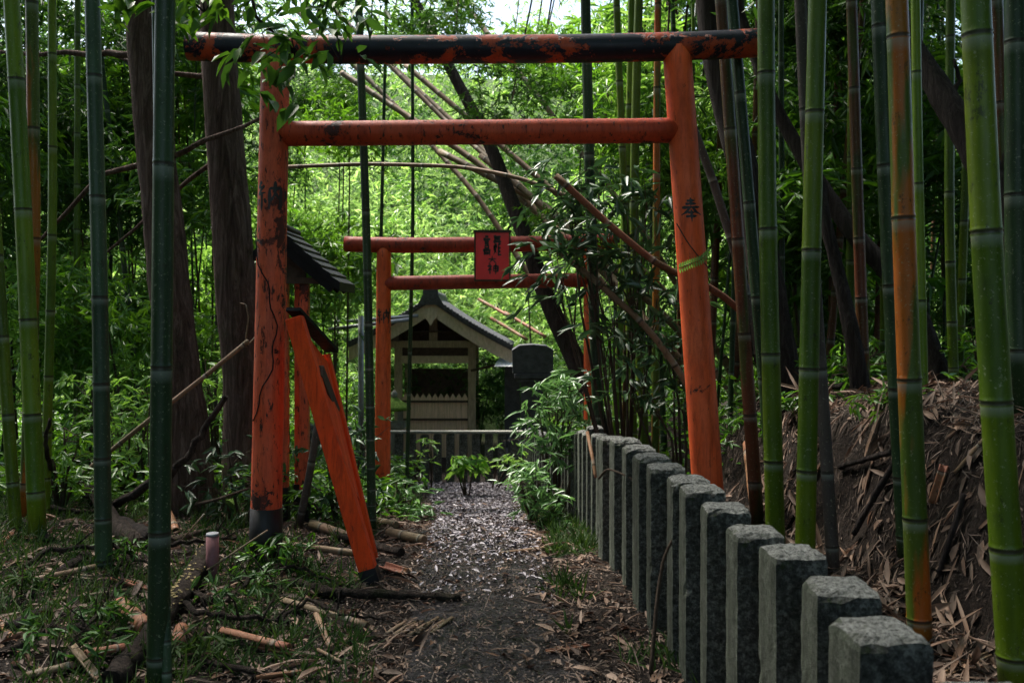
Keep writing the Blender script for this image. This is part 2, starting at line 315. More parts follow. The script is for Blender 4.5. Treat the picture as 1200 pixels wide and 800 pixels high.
M['white_sheet'] = simple('white_sheet', (.75, .78, .8), .4, .1, 8, 0, .1)
M['stake'] = simple('faded_stake', (.22, .10, .105), .6, .35, 8, 0, .2)
M['moss'] = simple('moss', (.10, .17, .03), .95, .6, 40, 0, 1)
M['fungus'] = simple('fungus', (.30, .23, .11), .8, .4, 30, 0, .6)
def mat_granite():
    m, t, b = newmat('granite'); ob = nd(t, 'ShaderNodeTexCoord').outputs['Object']
    n1 = noise(t, 75, 8, .85, ob); n2 = noise(t, 5, 8, .7, ob); n3 = noise(t, 34, 8, .8, ob); n5 = noise(t, 22, 10, .85, ob)
    c = ramp(t, n1, [(.36, (.03, .03, .03)), (.5, (.16, .16, .15)), (.64, (.42, .42, .40))])
    geo = nd(t, 'ShaderNodeNewGeometry'); sp = nd(t, 'ShaderNodeSeparateXYZ'); t.links.new(geo.outputs['True Normal'], sp.inputs[0])
    soft = ramp(t, math_(t, 'MULTIPLY', sp.outputs[0], -1.0), [(.55, (0, 0, 0)), (.85, (1, 1, 1))])      # sawn path-side faces: lit look painted in with green algae; split faces: black crust
    algae = ramp(t, n3, [(.3, (.025, .04, .02)), (.7, (.11, .145, .09))])
    crust = ramp(t, n3, [(.40, (.008, .009, .007)), (.5, (.06, .062, .052)), (.60, (.36, .37, .33))])
    side = mixc(t, soft, crust, algae); c = mixc(t, ramp(t, n2, [(.3, (.78,) * 3), (.7, (.5,) * 3)]), c, side)
    lich = ramp(t, n5, [(.60, (0, 0, 0)), (.66, (.55,) * 3)]); c = mixc(t, lich, c, (.22, .24, .20))
    streak = noise(t, 7, 8, .7, ob, (1, 1, .12)); c = mixc(t, ramp(t, streak, [(.40, (.55,) * 3), (.54, (0, 0, 0))]), c, (.015, .018, .012)); mossn = noise(t, 6, 9, .75, ob); c = mixc(t, ramp(t, mossn, [(.58, (0, 0, 0)), (.64, (.7,) * 3)]), c, (.035, .055, .012))
    up = ramp(t, sp.outputs[2], [(.5, (0, 0, 0)), (.9, (.7,) * 3)]); c = mixc(t, up, c, ramp(t, n1, [(.42, (.03, .032, .03)), (.56, (.38, .39, .37))]))
    t.links.new(c, b.inputs['Base Color']); b.inputs['Roughness'].default_value = .85; b.inputs['Specular IOR Level'].default_value = .2
    bump(t, b, math_(t, 'ADD', n3, math_(t, 'MULTIPLY', n1, .5)), 1.0, .03); return m
M['granite'] = mat_granite()

# ================================================================== SETTING
# ---- ground: one sheet
def axis(segs):
    out = []
    for a, b, st in segs: out.append(np.arange(a, b, st))
    out.append([segs[-1][1]]); return np.concatenate(out)
gx = axis([(-60, -10, 2.0), (-10, -4, .25), (-4, 3.6, .045), (3.6, 10, .25), (10, 60, 2.0)])
gy = axis([(-30, 1, 1.0), (1, 7, .045), (7, 14, .12), (14, 30, .4), (30, 90, 2.0)])
XX, YY = np.meshgrid(gx, gy); ZZ = gh(XX, YY); nx, ny = len(gx), len(gy)
V = np.stack([XX.ravel(), YY.ravel(), ZZ.ravel()], 1); ii = np.arange(nx * ny).reshape(ny, nx)
Fq = np.stack([ii[:-1, :-1].ravel(), ii[:-1, 1:].ravel(), ii[1:, 1:].ravel(), ii[1:, :-1].ravel()], 1)
me = np_mesh('ground', V, Fq, np.zeros(len(V))); me.polygons.foreach_set('use_smooth', [True] * len(Fq)); me.materials.append(M['soil'])
ground = bpy.data.objects.new('ground', me); COL.objects.link(ground); ground['kind'] = 'structure'
# ---- trodden path: a thin sheet 6 mm above the ground
def path_c(y): return np.interp(y, [-6, 2, 5, 8, 12, 13], [.1, .02, -.17, -.26, -.55, -.75])
def path_w(y): return np.interp(y, [-6, 2, 5, 8, 12, 13], [.44, .40, .41, .42, .58, .9])
m, t, b = newmat('trodden_earth'); n1 = noise(t, 3, 8, .7); n2 = noise(t, 45, 8, .78); n3 = noise(t, 12, 8, .75)
c = ramp(t, n1, [(.38, (.012, .010, .010)), (.5, (.030, .026, .026)), (.66, (.07, .062, .064))]); c = mixc(t, ramp(t, n2, [(.5, (0, 0, 0)), (.72, (.9,) * 3)]), c, (.17, .155, .16)); c = mixc(t, ramp(t, n3, [(.6, (0, 0, 0)), (.75, (.6,) * 3)]), c, (.10, .075, .055))
t.links.new(c, b.inputs['Base Color']); t.links.new(ramp(t, n3, [(.35, (.25,) * 3), (.65, (.7,) * 3)]), b.inputs['Roughness']); b.inputs['Specular IOR Level'].default_value = .3; bump(t, b, math_(t, 'ADD', n2, math_(t, 'MULTIPLY', n3, 2.0)), 1.0, .06); M['path'] = m
py_ = axis([(-2, 1.5, .1), (1.5, 8, .022), (8, 13, .07)]); us = np.linspace(-1, 1, 46); PU, PY = np.meshgrid(us, py_)
edge = 1 + .16 * vnoise(PY, np.sign(PU) * 9, .35) + .1 * vnoise(PY, np.sign(PU) * 4, .12)
PX = path_c(PY) + PU * path_w(PY) * edge; PZ = gh(PX, PY) + .006 + .012 * np.abs(vnoise(PX, PY, .13)) + .008 * np.abs(vnoise(PX, PY, .06)) + .008 * (1 - PU ** 4) - .012 * (np.abs(PU) > .99)
ii = np.arange(PX.size).reshape(PX.shape); Fq = np.stack([ii[:-1, :-1].ravel(), ii[:-1, 1:].ravel(), ii[1:, 1:].ravel(), ii[1:, :-1].ravel()], 1)
me = np_mesh('path', np.stack([PX.ravel(), PY.ravel(), PZ.ravel()], 1), Fq, np.zeros(PX.size)); me.polygons.foreach_set('use_smooth', [True] * len(Fq)); me.materials.append(M['path'])
o = bpy.data.objects.new('path', me); COL.objects.link(o); o['kind'] = 'structure'

# ---- far thicket on the hillside (nobody could count its leaves)
n = 17000
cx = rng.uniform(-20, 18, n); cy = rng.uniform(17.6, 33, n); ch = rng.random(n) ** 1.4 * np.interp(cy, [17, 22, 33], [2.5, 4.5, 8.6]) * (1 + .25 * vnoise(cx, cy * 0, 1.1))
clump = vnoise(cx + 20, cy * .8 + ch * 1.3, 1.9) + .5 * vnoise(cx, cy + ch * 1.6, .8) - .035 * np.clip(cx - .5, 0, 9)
hill_pts = np.stack([cx, cy, gh(cx, cy) + ch], 1); free = ~((np.abs(cx + 1.4) < 2.2) & (cy < 18.5))
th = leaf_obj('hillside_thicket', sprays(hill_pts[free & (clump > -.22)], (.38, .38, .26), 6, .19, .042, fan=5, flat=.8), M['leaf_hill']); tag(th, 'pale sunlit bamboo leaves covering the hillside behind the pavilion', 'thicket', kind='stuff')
th = leaf_obj('hillside_thicket', sprays(hill_pts[free & (clump <= -.22)][::2], (.4, .4, .3), 5, .22, .05, fan=5, flat=.8), M['leaf_dark']); tag(th, 'darker leaf clumps painted as shaded gaps in the hillside thicket', 'thicket', kind='stuff')  # shade between the sunlit clumps painted with the darker leaf material
# ---- out-of-frame leaf roof (crowns of the bamboo grove), added to shade the foreground
n = 2600
cx = rng.uniform(-11, 10, n); cy = rng.uniform(-9, 13.5, n); cz = rng.uniform(6.5, 10.5, n)
gap = (vnoise(cx, cy, 2.0) > -.6) & ~((cy > 7.5) & (np.abs(cx + 1.8) < 4.6))  # opening left in the canopy to let light onto the far path
cz = cz + np.clip(cy - 8, 0, 9) * .35
leafC = np.stack([cx, cy, cz], 1)[gap]
can = leaf_obj('shading_canopy', sprays(leafC, (.5, .5, .35), 7, .32, .085, fan=4, flat=.6), M['leaf_mid']); tag(can, 'unseen leaf roof of the bamboo grove, added to shade the path', 'foliage', kind='stuff')

n = 1500  # unseen leaf masses added to block sidelight from the horizon
cx = np.concatenate([rng.uniform(-13, -8.5, n), rng.uniform(6.5, 12, n), rng.uniform(-10, -3, n // 5)]); cy = np.concatenate([rng.uniform(-9, 6, n), rng.uniform(-9, 5, n), rng.uniform(-12, -8, n // 5)])
C = np.stack([cx, cy, gh(cx, cy) + rng.random(len(cx)) * 8], 1)
gr = leaf_obj('shading_grove', sprays(C, (.5, .5, .4), 7, .32, .085, fan=4, flat=.8), M['leaf_dark']); tag(gr, 'unseen bamboo leaf masses added at both sides and behind the viewer to block light', 'thicket', kind='stuff')

# ================================================================== BAMBOO
def bamboo(pts, rad, mat, label, nodes=None, sp=.6, top=None, group=None, base_short=True, twigs=0, name='bamboo', extend=True, n=16):
    """pts: 3-D control points from the foot upwards"""
    pts = [Vector(p) for p in pts]
    if extend:
        d = (pts[-1] - pts[-2]).normalized(); need = max(0, 8.2 - pts[-1].z) / max(.2, d.z); bend = Vector((random.uniform(-.15, .15), random.uniform(-.1, .1), 0))
        pts.append(pts[-1] + d * need * .5 + bend * .5); pts.append(pts[-2] + d * need + bend * 2)
        foot = pts[0]; d0 = (pts[0] - pts[1]).normalized(); pts.insert(0, foot + d0 * .12)
    # smooth sample by length
    segs = []; L = [0]
    for a, b_ in zip(pts, pts[1:]): L.append(L[-1] + (b_ - a).length)
    tot = L[-1]; A = np.array([list(p) for p in pts]); Ls = np.array(L)
    def at(s):
        # Catmull-Rom like smoothing through three-tap average
        k = tot * .06; q = np.zeros(3)
        for w_, o_ in ((.25, -k), (.5, 0), (.25, k)):
            ss = min(max(s + o_, 0), tot); q += w_ * np.array([np.interp(ss, Ls, A[:, i]) for i in range(3)])
        return Vector(q)
    # node positions
    ns = []
    if nodes is None: s = random.uniform(.05, .3)
    else: s = nodes % sp
    if base_short:
        ref = s if nodes is None else nodes
        k = ref
        while k < tot: ns.append(k); k += sp * random.uniform(.9, 1.08)
        k = ref; step = sp
        while True:
            step *= .86; k -= step
            if k < .04: break
            ns.insert(0, k)
    else:
        while s < tot: ns.append(s); s += sp
    rings = [(0.0, 1.0, -.5)]
    for i, s in enumerate(ns):
        e = min(.006 + rad * .08, .02)
        rings += [(s - e * 2.0, 1.0, i - .03), (s - e * .7, 1.05, i - .013), (s, .975, i + .0), (s + e * .5, 1.075, i + .005), (s + e * 1.0, 1.03, i + .01), (s + e * 2.2, 1.0, i + .02)]
        nxt = ns[i + 1] if i + 1 < len(ns) else tot
        for f in (.35, .7):
            rings.append((s + (nxt - s) * f, 1.0, i + f))
    rings = [r for r in rings if 0 <= r[0] <= tot]; rings.append((tot, .8, len(ns) + .5)); rings.sort(key=lambda r: r[0])
    P_ = []; Rr = []; Aa = []
    for s, k, a in rings:
        P_.append(at(s)); Rr.append(rad * k * (1.0 - .30 * s / tot if extend else 1)); Aa.append(a + 200)
    # make sure points advance
    mb = MB(); mb.tube(P_, Rr, n, Aa)
    root = mb.solo(name, mat, label, 'bamboo', tuple(at(.0 if not extend else .12)), group)
    return root
def stem_px(top, foot, wpx, d0, mat, label, d1=None, mid=None, node_y=None, sp=None, group=None, rad=None, fz=None, n=16):
    """foot/top pixels and depths of a standing stem; foot set on the ground at its own depth"""
    d1 = d1 or d0; d0 = float(d0)
    # slide foot onto ground at depth d0: keep the line through foot & top
    T_ = W(top[0], top[1], d1); Fp = W(foot[0], foot[1], d0)
    pts = [Fp]
    if mid: pts.append(W(mid[0], mid[1], (d0 + d1) / 2))
    pts.append(T_)
    d = (pts[0] - pts[1]).normalized(); p = pts[0].copy(); k = 0
    while p.z > float(gh(p.x, p.y)) and k < 400: p = p + d * .01; k += 1
    while p.z < float(gh(p.x, p.y)) - .05 and k < 800 and p.z < pts[1].z: p = p - d * .01; k += 1
    pts[0] = p
    r = rad or wpx / F * d0 / 2 * 1.06
    sp_ = sp / F * d0 if sp else r * 14
    nd_ = None
    if node_y is not None:
        zz = EYE - (node_y - HOR) / F * ((d0 + d1) / 2); nd_ = .12 + max(.1, (zz - p.z))
    return bamboo(pts, r, M[mat], label, nodes=nd_, sp=sp_, group=group, n=n)
# -- left, foreground
stem_px((14, 0), (44, 625), 19, 5.6, 'bam_lime', 'thick yellow-green bamboo stem, the brightest at the far left edge', mid=(27, 240), node_y=245, sp=150)
stem_px((38, 0), (30, 640), 15, 6.2, 'bam_orange', 'bamboo stem with an orange stain, close behind the bright far left stem', mid=(40, 300), node_y=150, sp=150)
stem_px((61, 0), (53, 600), 10, 6.6, 'bam_lime', 'slim pale yellow-green bamboo stem third from the left edge at the top', mid=(62, 250), node_y=172, sp=120)
stem_px((2, 380), (18, 610), 13, 5.8, 'bam_green', 'dark green bamboo stem leaning out of the left edge at mid height', d1=5.8, node_y=485, sp=95)
stem_px((108, 0), (122, 690), 18, 5.0, 'bam_blue', 'upright blue-green bamboo stem standing among the cut pieces left of the cedar', mid=(117, 330), node_y=230, sp=137)
stem_px((193, 0), (185, 800), 24, 3.6, 'bam_deep', 'thick dark green bamboo stem nearest the camera, in front of the leaning cedar', mid=(190, 380), node_y=430, sp=225)
stem_px((182, -40), (188, 330), 11, 3.75, 'bam_blue', 'pale thin bamboo stem touching the near dark stem beside the leaning cedar', d1=3.9, node_y=150, sp=150, rad=.02)
stem_px((420, 0), (436, 620), 10, 6.9, 'bam_deep', 'slender dark bamboo stem right in front of the far torii left post', mid=(430, 280), node_y=165, sp=95)
stem_px((453, 0), (440, 560), 4.5, 12.0, 'bam_deep', 'very thin dark stem seen between the crossbars, left of the second thin stem', node_y=200, sp=90)
stem_px((483, 0), (478, 515), 4.6, 11.6, 'bam_deep', 'very thin dark stem passing in front of the pavilion opening', mid=(484, 260), node_y=210, sp=90)
# -- centre right cluster
stem_px((686, 0), (702, 520), 13, 7.0, 'bam_deep', 'dark bamboo stem standing in front of the far torii right post', mid=(692, 250), node_y=180, sp=110)
stem_px((722, 0), (742, 500), 9, 7.6, 'bam_green', 'slim green bamboo stem just right of the dark stem by the far torii', mid=(732, 240), node_y=95, sp=90)
stem_px((738, 120), (722, 490), 9, 8.0, 'bam_lime', 'lime bamboo stem leaning left between the far torii and near right post', node_y=420, sp=80)
stem_px((748, 0), (755, 515), 11, 7.2, 'bam_green', 'green bamboo stem in the middle of the cluster left of the near right post', mid=(742, 260), node_y=330, sp=95)
stem_px((770, 100), (768, 520), 9, 7.5, 'bam_orange', 'orange-stained thin bamboo stem closest to the near right post on its left', node_y=400, sp=95)
# -- right, foreground
stem_px((845, 0), (884, 560), 15, 5.9, 'bam_rust', 'rust-brown leaning bamboo stem just right of the near right post', mid=(862, 240), node_y=150, sp=150)
stem_px((858, 0), (905, 560), 14, 5.6, 'bam_deep', 'dark green leaning bamboo stem crossing the end of the black top beam', mid=(880, 260), node_y=107, sp=150)
stem_px((897, 0), (908, 600), 21, 4.9, 'bam_green', 'upright green bamboo stem in front of the dark trunk right of the torii', mid=(900, 300), node_y=268, sp=170)
stem_px((937, 0), (975, 640), 14, 4.7, 'bam_grey', 'grey dead bamboo stem behind the bright green pair right of the torii', mid=(948, 220), node_y=127, sp=190)
stem_px((958, 0), (944, 620), 22, 4.4, 'bam_green', 'smooth bright green bamboo stem in front of the grey dead stem', mid=(953, 200), node_y=131, sp=188)
stem_px((915, 0), (917, 470), 7, 8.0, 'bam_deep', 'thin dark stem behind the upright green stem right of the torii', node_y=155, sp=90)
stem_px((998, 0), (1013, 460), 13, 6.8, 'bam_rust', 'reddish-brown bamboo stem on the bank between two green groups', mid=(1004, 200), node_y=103, sp=110)
stem_px((1030, 0), (1062, 640), 20, 4.4, 'bam_deep', 'dark blue-green bamboo stem half hidden behind the orange-striped stem', mid=(1040, 250), node_y=30, sp=190)
stem_px((1052, 0), (1076, 700), 26, 3.7, 'bam_orange', 'thick bamboo stem with a long orange stripe, above the nearest fence posts', mid=(1058, 250), node_y=255, sp=220)
stem_px((1074, 90), (1083, 520), 11, 5.4, 'bam_lime', 'lime bamboo stem peeking out right of the orange-striped stem', node_y=352, sp=140)
stem_px((1114, 0), (1118, 460), 11, 6.9, 'bam_green', 'slim green bamboo stem on the bank between the two thickest right stems', mid=(1112, 250), node_y=225, sp=95)
stem_px((1143, 0), (1188, 780), 34, 3.1, 'bam_green', 'thickest yellow-green bamboo stem near the right edge', mid=(1158, 330), node_y=270, sp=232)
stem_px((1190, 0), (1195, 560), 24, 4.8, 'bam_deep', 'dark green bamboo stem at the very right edge', mid=(1190, 250), node_y=410, sp=170)
stem_px((1168, 0), (1185, 480), 14, 6.0, 'bam_rust', 'brownish bamboo stem behind the thickest stem at the right edge', node_y=120, sp=130)
# -- background stems
USED = set()
def where(px, py=None):
    # what stands in front of this place, as seen from the path
    col = [(-999, 'behind the stems at the far left edge'), (75, 'behind the blue-green stem'), (150, 'beside the leaning cedar'), (235, 'around the straight cedar'), (300, 'right of the near torii left post'), (400, 'left of the pavilion'),
           (470, 'above the pavilion roof'), (600, 'above the stone monument'), (690, 'right of the far torii'), (760, 'left of the near torii right post'), (840, 'right of the near torii right post'), (912, 'behind the upright green stem'),
           (965, 'right of the grey dead stem'), (1020, 'behind the orange-striped stem'), (1090, 'left of the thickest right stem'), (1160, 'behind the thickest right stem'), (1205, 'past the right edge stems')]
    t_ = [c for x, c in col if px >= x][-1]
    if py is None: return t_
    return t_ + (', near the top edge' if py < 70 else ', upper part' if py < 190 else ', mid height' if py < 330 else ', low down')
def back_stems(n_, x0, x1, d0, d1, mats, label, group, wmin=.03, wmax=.07, lean=.06):
    for _ in range(n_):
        for _try in range(60):
            d = random.uniform(d0, d1); px = random.uniform(x0, x1); X = (px - 600) / F * d
            mt_ = random.choice(mats); w_ = random.uniform(wmin, wmax)
            label = ('slim ' if w_ < wmin + (wmax - wmin) / 2 else '') + {'bam_deep': 'dark', 'bam_green': 'green', 'bam_grey': 'grey dead', 'bam_rust': 'rust-brown'}[mt_] + (' far-off' if d > (d0 + d1) / 2 else '') + ' background bamboo stem ' + where(px)
            if label not in USED and (X > fence_x(d) + .25 or X < path_c(d) - 1.1): break
        else: continue
        USED.add(label)
        z = float(gh(X, d)); ln = random.gauss(0, lean) * 5; ln2 = random.gauss(0, lean) * 3
        bamboo([(X, d, z), (X + ln * .4, d + ln2 * .4, z + 2.2), (X + ln, d + ln2, z + 5)], w_, M[mt_], label, sp=random.uniform(.4, .6), group=group, n=10)
back_stems(10, -60, 290, 7.5, 13, ['bam_deep', 'bam_green', 'bam_grey'], 'thin distant bamboo stem in the dark grove left of the near torii', 'distant stems left of the torii', .018, .04)
back_stems(12, 700, 840, 8.5, 14, ['bam_deep', 'bam_green', 'bam_rust'], 'distant bamboo stem seen between the far torii and the near right post', 'distant stems between the two torii right posts', .022, .045)
back_stems(30, 850, 1230, 7.2, 14, ['bam_deep', 'bam_green', 'bam_rust', 'bam_grey', 'bam_deep'], 'distant bamboo stem in the dim grove on top of the right bank', 'distant stems on the right bank', .022, .048)

# -- long fallen canes and leaning trunks in the middle distance
def cane(pts, r, mat, name, label, cat, group=None, n=8, sp=.4, wob=0):
    P_ = [Vector(p) for p in pts]
    if 'bam' in mat or 'cane' in mat:
        return bamboo(P_, r, M[mat], label, sp=sp, group=group, extend=False, base_short=False, name=name, n=n)
    Q = []
    for a, b_ in zip(P_, P_[1:]):
        for k in range(5): Q.append(a.lerp(b_, k / 5))
    Q.append(P_[-1])
    for i in range(2): Q = [Q[0]] + [(Q[j - 1] + Q[j] * 2 + Q[j + 1]) / 4 for j in range(1, len(Q) - 1)] + [Q[-1]]
    Q = [q + Vector((random.uniform(-1, 1), random.uniform(-1, 1), random.uniform(-1, 1))) * r * wob for q in Q]
    rr = [r * (1.0 - .45 * i / len(Q)) for i in range(len(Q))] if not hasattr(r, '__len__') else r
    mb = MB(); mb.tube(Q, rr, n, wob=.08); return mb.solo(name, M[mat], label, cat, tuple(P_[0]))
dc = [((395, 82), (560, 190), (700, 310), 12.5, .045), ((470, 72), (610, 190), (770, 330), 12.0, .04), ((440, 60), (560, 170), (655, 262), 13.5, .045),
      ((510, 175), (640, 240), (800, 390), 11.0, .045), ((540, 0), (620, 100), (760, 280), 13.0, .04), ((345, 10), (470, 130), (560, 230), 14.0, .04), ((380, 0), (520, 140), (600, 210), 13.2, .035), ((560, 180), (660, 260), (740, 350), 10.5, .04)]
for i, (a, b_, c_, d, r) in enumerate(dc):
    cane([W(*a, d + 1.2), W(*b_, d), W(*c_, d - 1.0), W(c_[0] + (c_[0] - b_[0]) * .8, c_[1] + (c_[1] - b_[1]) * .9 + 20, d - 1.6)], r, 'cane_dry', 'fallen_cane', 'tan cane hanging diagonally, ' + ['longest of the upper left bunch', 'upper end at the middle of the top beam', 'starting under the left half of the top beam', 'lower right, below the crossbar', 'starting at the middle of the top edge', 'starting nearest the near left post', 'starting at the slender bamboo top', 'shortest, near the name plaque'][i], 'cane', 'canes hanging diagonally in the gap', n=8)
cane([W(330, 196, 8.2), W(430, 192, 8.0), W(540, 195, 7.8), W(610, 208, 7.6), W(690, 240, 7.4)], .018, 'cane_dry', 'arching_cane', 'thin pale cane arching nearly level below the lower crossbar', 'cane')
cane([W(648, 203, 6.2), W(712, 262, 6.15), W(770, 310, 6.1), W(840, 340, 6.0), W(880, 375, 6.0)], .024, 'cane_rust', 'broken_cane', 'thick broken brown cane slanting down from left of the near right post', 'cane')
cane([W(650, 290, 6.6), W(705, 335, 6.4), W(760, 385, 6.3), W(800, 440, 6.3), W(830, 500, 6.4)], .024, 'cane_dry', 'broken_cane', 'dry cane slanting low through the dark shrub left of the near right post', 'cane')
cane([W(805, 130, 6.1), W(835, 210, 6.0), W(872, 330, 5.9), W(890, 430, 5.9)], .03, 'bam_grey', 'dead_bamboo', 'grey split dead cane leaning just right of the inscribed right post', 'cane')
# bark trees
def trunk_tree(name, label, cat, pts, radii, mat, limbs=(), wob=.12, n=20, crown=None, grp=None):
    P_ = [Vector(p) for p in pts]; t_ = thing(name, label, cat, tuple(P_[0]), grp); Q = []; Rr = []
    for i in range(len(P_) - 1):
        for k in range(8): Q.append(P_[i].lerp(P_[i + 1], k / 8)); Rr.append(radii[i] + (radii[i + 1] - radii[i]) * k / 8)
    Q.append(P_[-1]); Rr.append(radii[-1])
    for _ in range(3): Q = [Q[0]] + [(Q[j - 1] + Q[j] * 2 + Q[j + 1]) / 4 for j in range(1, len(Q) - 1)] + [Q[-1]]
    mb = MB(); mb.tube(Q, Rr, n, wob=.05); mb.part('trunk', M[mat], t_)
    for lp, lr in limbs:
        lb = MB(); L_ = []
        lp = [Vector(p) for p in lp]
        for a, b_ in zip(lp, lp[1:]):
            for k in range(4): L_.append(a.lerp(b_, k / 4) + Vector([random.uniform(-1, 1) * lr * .5 for _ in range(3)]))
        L_.append(lp[-1]); lb.tube(L_, [lr * (1 - .6 * i / len(L_)) for i in range(len(L_))], 8); lb.part('limb', M[mat], t_)
    if crown is not None: leaf_obj('crown', crown, M['leaf_dark'], t_)
    return t_
def foot(px, d): X = (px - 600) / F * d; return Vector((X, d, float(gh(X, d)) - .1))
def crown_at(c, s, n_=60, per=10, L=.12, Wd=.025): return sprays(np.array([list(c)]) + rng.normal(size=(n_, 3)) * np.array(s), (.3, .3, .25), per, L, Wd)
trunk_tree('cedar_tree', 'large cedar with stringy bark leaning left behind the near dark bamboo', 'tree', [foot(222, 7.2), W(212, 460, 7.2), W(190, 250, 7.3), W(168, 30, 7.4), W(150, -350, 7.6), W(140, -700, 7.8)], [.25, .175, .155, .145, .12, .08], 'cedar',
           [((W(195, 185, 7.4), W(120, 205, 7.6), W(40, 290, 8.0)), .03), ((W(175, 60, 7.4), W(110, 65, 7.6), W(-10, 60, 8)), .035), ((W(190, 190, 7.3), W(240, 165, 7.2), W(330, 130, 7.6)), .028)], crown=crown_at(W(150, -520, 7.7), (1.3, 1.3, 1.0)))
trunk_tree('cedar_tree', 'straight cedar with stringy bark behind the near torii left post', 'tree', [foot(293, 7.8), W(288, 470, 7.8), W(270, 250, 7.9), W(256, 60, 8.0), W(246, -350, 8.1), W(240, -700, 8.2)], [.24, .185, .17, .155, .12, .08], 'cedar',
           [((W(256, 90, 8.0), W(205, 88, 8.0), W(110, 60, 8.4)), .03), ((W(250, 190, 8.0), W(200, 230, 8.0), W(120, 300, 8.4)), .025)], crown=crown_at(W(240, -520, 8.1), (1.3, 1.3, 1.0)))
trunk_tree('leaning_tree', 'dark thin tree leaning left above the stone monument beside the far torii', 'tree', [foot(720, 10.0), W(688, 450, 10.2), W(645, 360, 10.5), W(612, 270, 10.8), W(575, 170, 11.2), W(530, 85, 11.6), W(480, -10, 12), W(440, -120, 12.5)], [.15, .12, .105, .095, .08, .07, .06, .04], 'bark_dark',
           [((W(618, 285, 10.8), W(600, 262, 10.9), W(560, 322, 11.2)), .02)], crown=crown_at(W(450, -160, 12.4), (1.2, 1.2, .7)))
trunk_tree('dark_tree', 'gnarled black trunk slanting across the right side behind the thickest bamboo', 'tree', [foot(1260, 5.2), W(1215, 330, 5.4), W(1165, 215, 5.6), W(1110, 120, 5.8), W(1065, 50, 6.0), W(1030, -50, 6.1), W(1010, -250, 6.2)], [.16, .12, .10, .085, .07, .06, .04], 'bark_dark',
           [((W(1165, 215, 5.6), W(1185, 170, 5.5), W(1230, 140, 5.3)), .025), ((W(1110, 120, 5.8), W(1125, 95, 5.8), W(1118, 70, 5.8)), .02)], crown=crown_at(W(1010, -300, 6.2), (1.2, 1.2, .6)))
trunk_tree('dark_tree', 'thin black trunk leaning left between the grey dead stem and the orange-striped stem', 'tree', [foot(1110, 7.0), W(1062, 340, 7.2), W(1000, 275, 7.4), W(950, 200, 7.6), W(905, 120, 7.8), W(860, 0, 8.0), W(840, -200, 8.1)], [.10, .085, .075, .065, .055, .045, .03], 'bark_dark', crown=crown_at(W(835, -260, 8.1), (1.0, 1.0, .6)))
trunk_tree('dark_tree', 'broad dim trunk standing behind the rust-brown stem right of the near torii', 'tree', [foot(925, 6.9), W(915, 440, 6.9), W(885, 250, 7.1), W(835, 60, 7.3), W(815, -200, 7.5), W(810, -500, 7.6)], [.20, .15, .12, .11, .09, .05], 'bark_dark', crown=crown_at(W(810, -450, 7.6), (1.2, 1.2, .8)))
trunk_tree('dark_tree', 'slim dark trunk curving up through the shrubs left of the reddish stem on the bank', 'tree', [foot(1012, 6.6), W(1000, 400, 6.6), W(985, 330, 6.7), W(965, 250, 6.8), W(945, 120, 7.0), W(935, -200, 7.2)], [.08, .06, .05, .045, .035, .02], 'bark_dark', crown=crown_at(W(935, -300, 7.2), (.8, .8, .5)))

# ================================================================== LEAFY PLANTS
def template(nclump, per, size, L, Wd, fan=5, down=.45, flat=.6, fine=False, lumpy=1.0):
    C = rng.normal(size=(nclump, 3)); C = unit(C) * (rng.random((nclump, 1)) ** .45) * np.array([size])
    return sprays(C, (size[0] * .16, size[1] * .16, size[2] * .14), per, L, Wd, fine, down, fan, flat)
TPL = {}
def tpl_mesh(key, arr, mat):
    me = np_mesh(key, arr[0], arr[1], arr[2]); me.materials.append(M[mat]); TPL[key] = me
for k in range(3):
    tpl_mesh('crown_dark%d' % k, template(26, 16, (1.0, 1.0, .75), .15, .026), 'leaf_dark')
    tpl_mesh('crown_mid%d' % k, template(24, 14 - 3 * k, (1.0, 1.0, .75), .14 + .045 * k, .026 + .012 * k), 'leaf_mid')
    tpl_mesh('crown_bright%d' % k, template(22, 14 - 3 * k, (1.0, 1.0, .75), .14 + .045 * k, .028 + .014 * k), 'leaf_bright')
def leafy(px, py, d, s, kind, label, group, cat='bush', name='leafy_bamboo', up=False):
    c = W(px, py, d); z = float(gh(c.x, c.y)); c.z = max(c.z, z + .35 * s)
    x0 = c.x + random.uniform(-.3, .3) * min(1, (c.z - z)); y0 = c.y + random.uniform(-.2, .2)
    t_ = thing(name, label, cat, (x0, y0, float(gh(x0, y0))), group)
    mb = MB(); P0 = Vector((x0, y0, float(gh(x0, y0)) - .05))
    if up: P0 = Vector((x0 + .5, y0 + .4, 9.0)); t_.location = c; OFF[t_.name] = Vector(c)
    mid = P0.lerp(c, .5) + Vector((random.uniform(-.1, .1), 0, 0))
    mb.tube([P0, mid, c, c + Vector((random.uniform(-.3, .3) * s, 0, .5 * s))], [.018, .014, .010, .004], 7); mb.part('stem', M['twig'] if random.random() < .5 else M['bam_deep'], t_)
    o = bpy.data.objects.new('foliage', TPL['crown_%s%d' % (kind, random.randrange(3))]); COL.objects.link(o); o.parent = t_
    o.location = c - Vector(t_.location); o.rotation_euler = (random.uniform(-.3, .3), random.uniform(-.3, .3), random.uniform(0, 6.28)); o.scale = (s, s, s * random.uniform(.8, 1.2))
    return t_
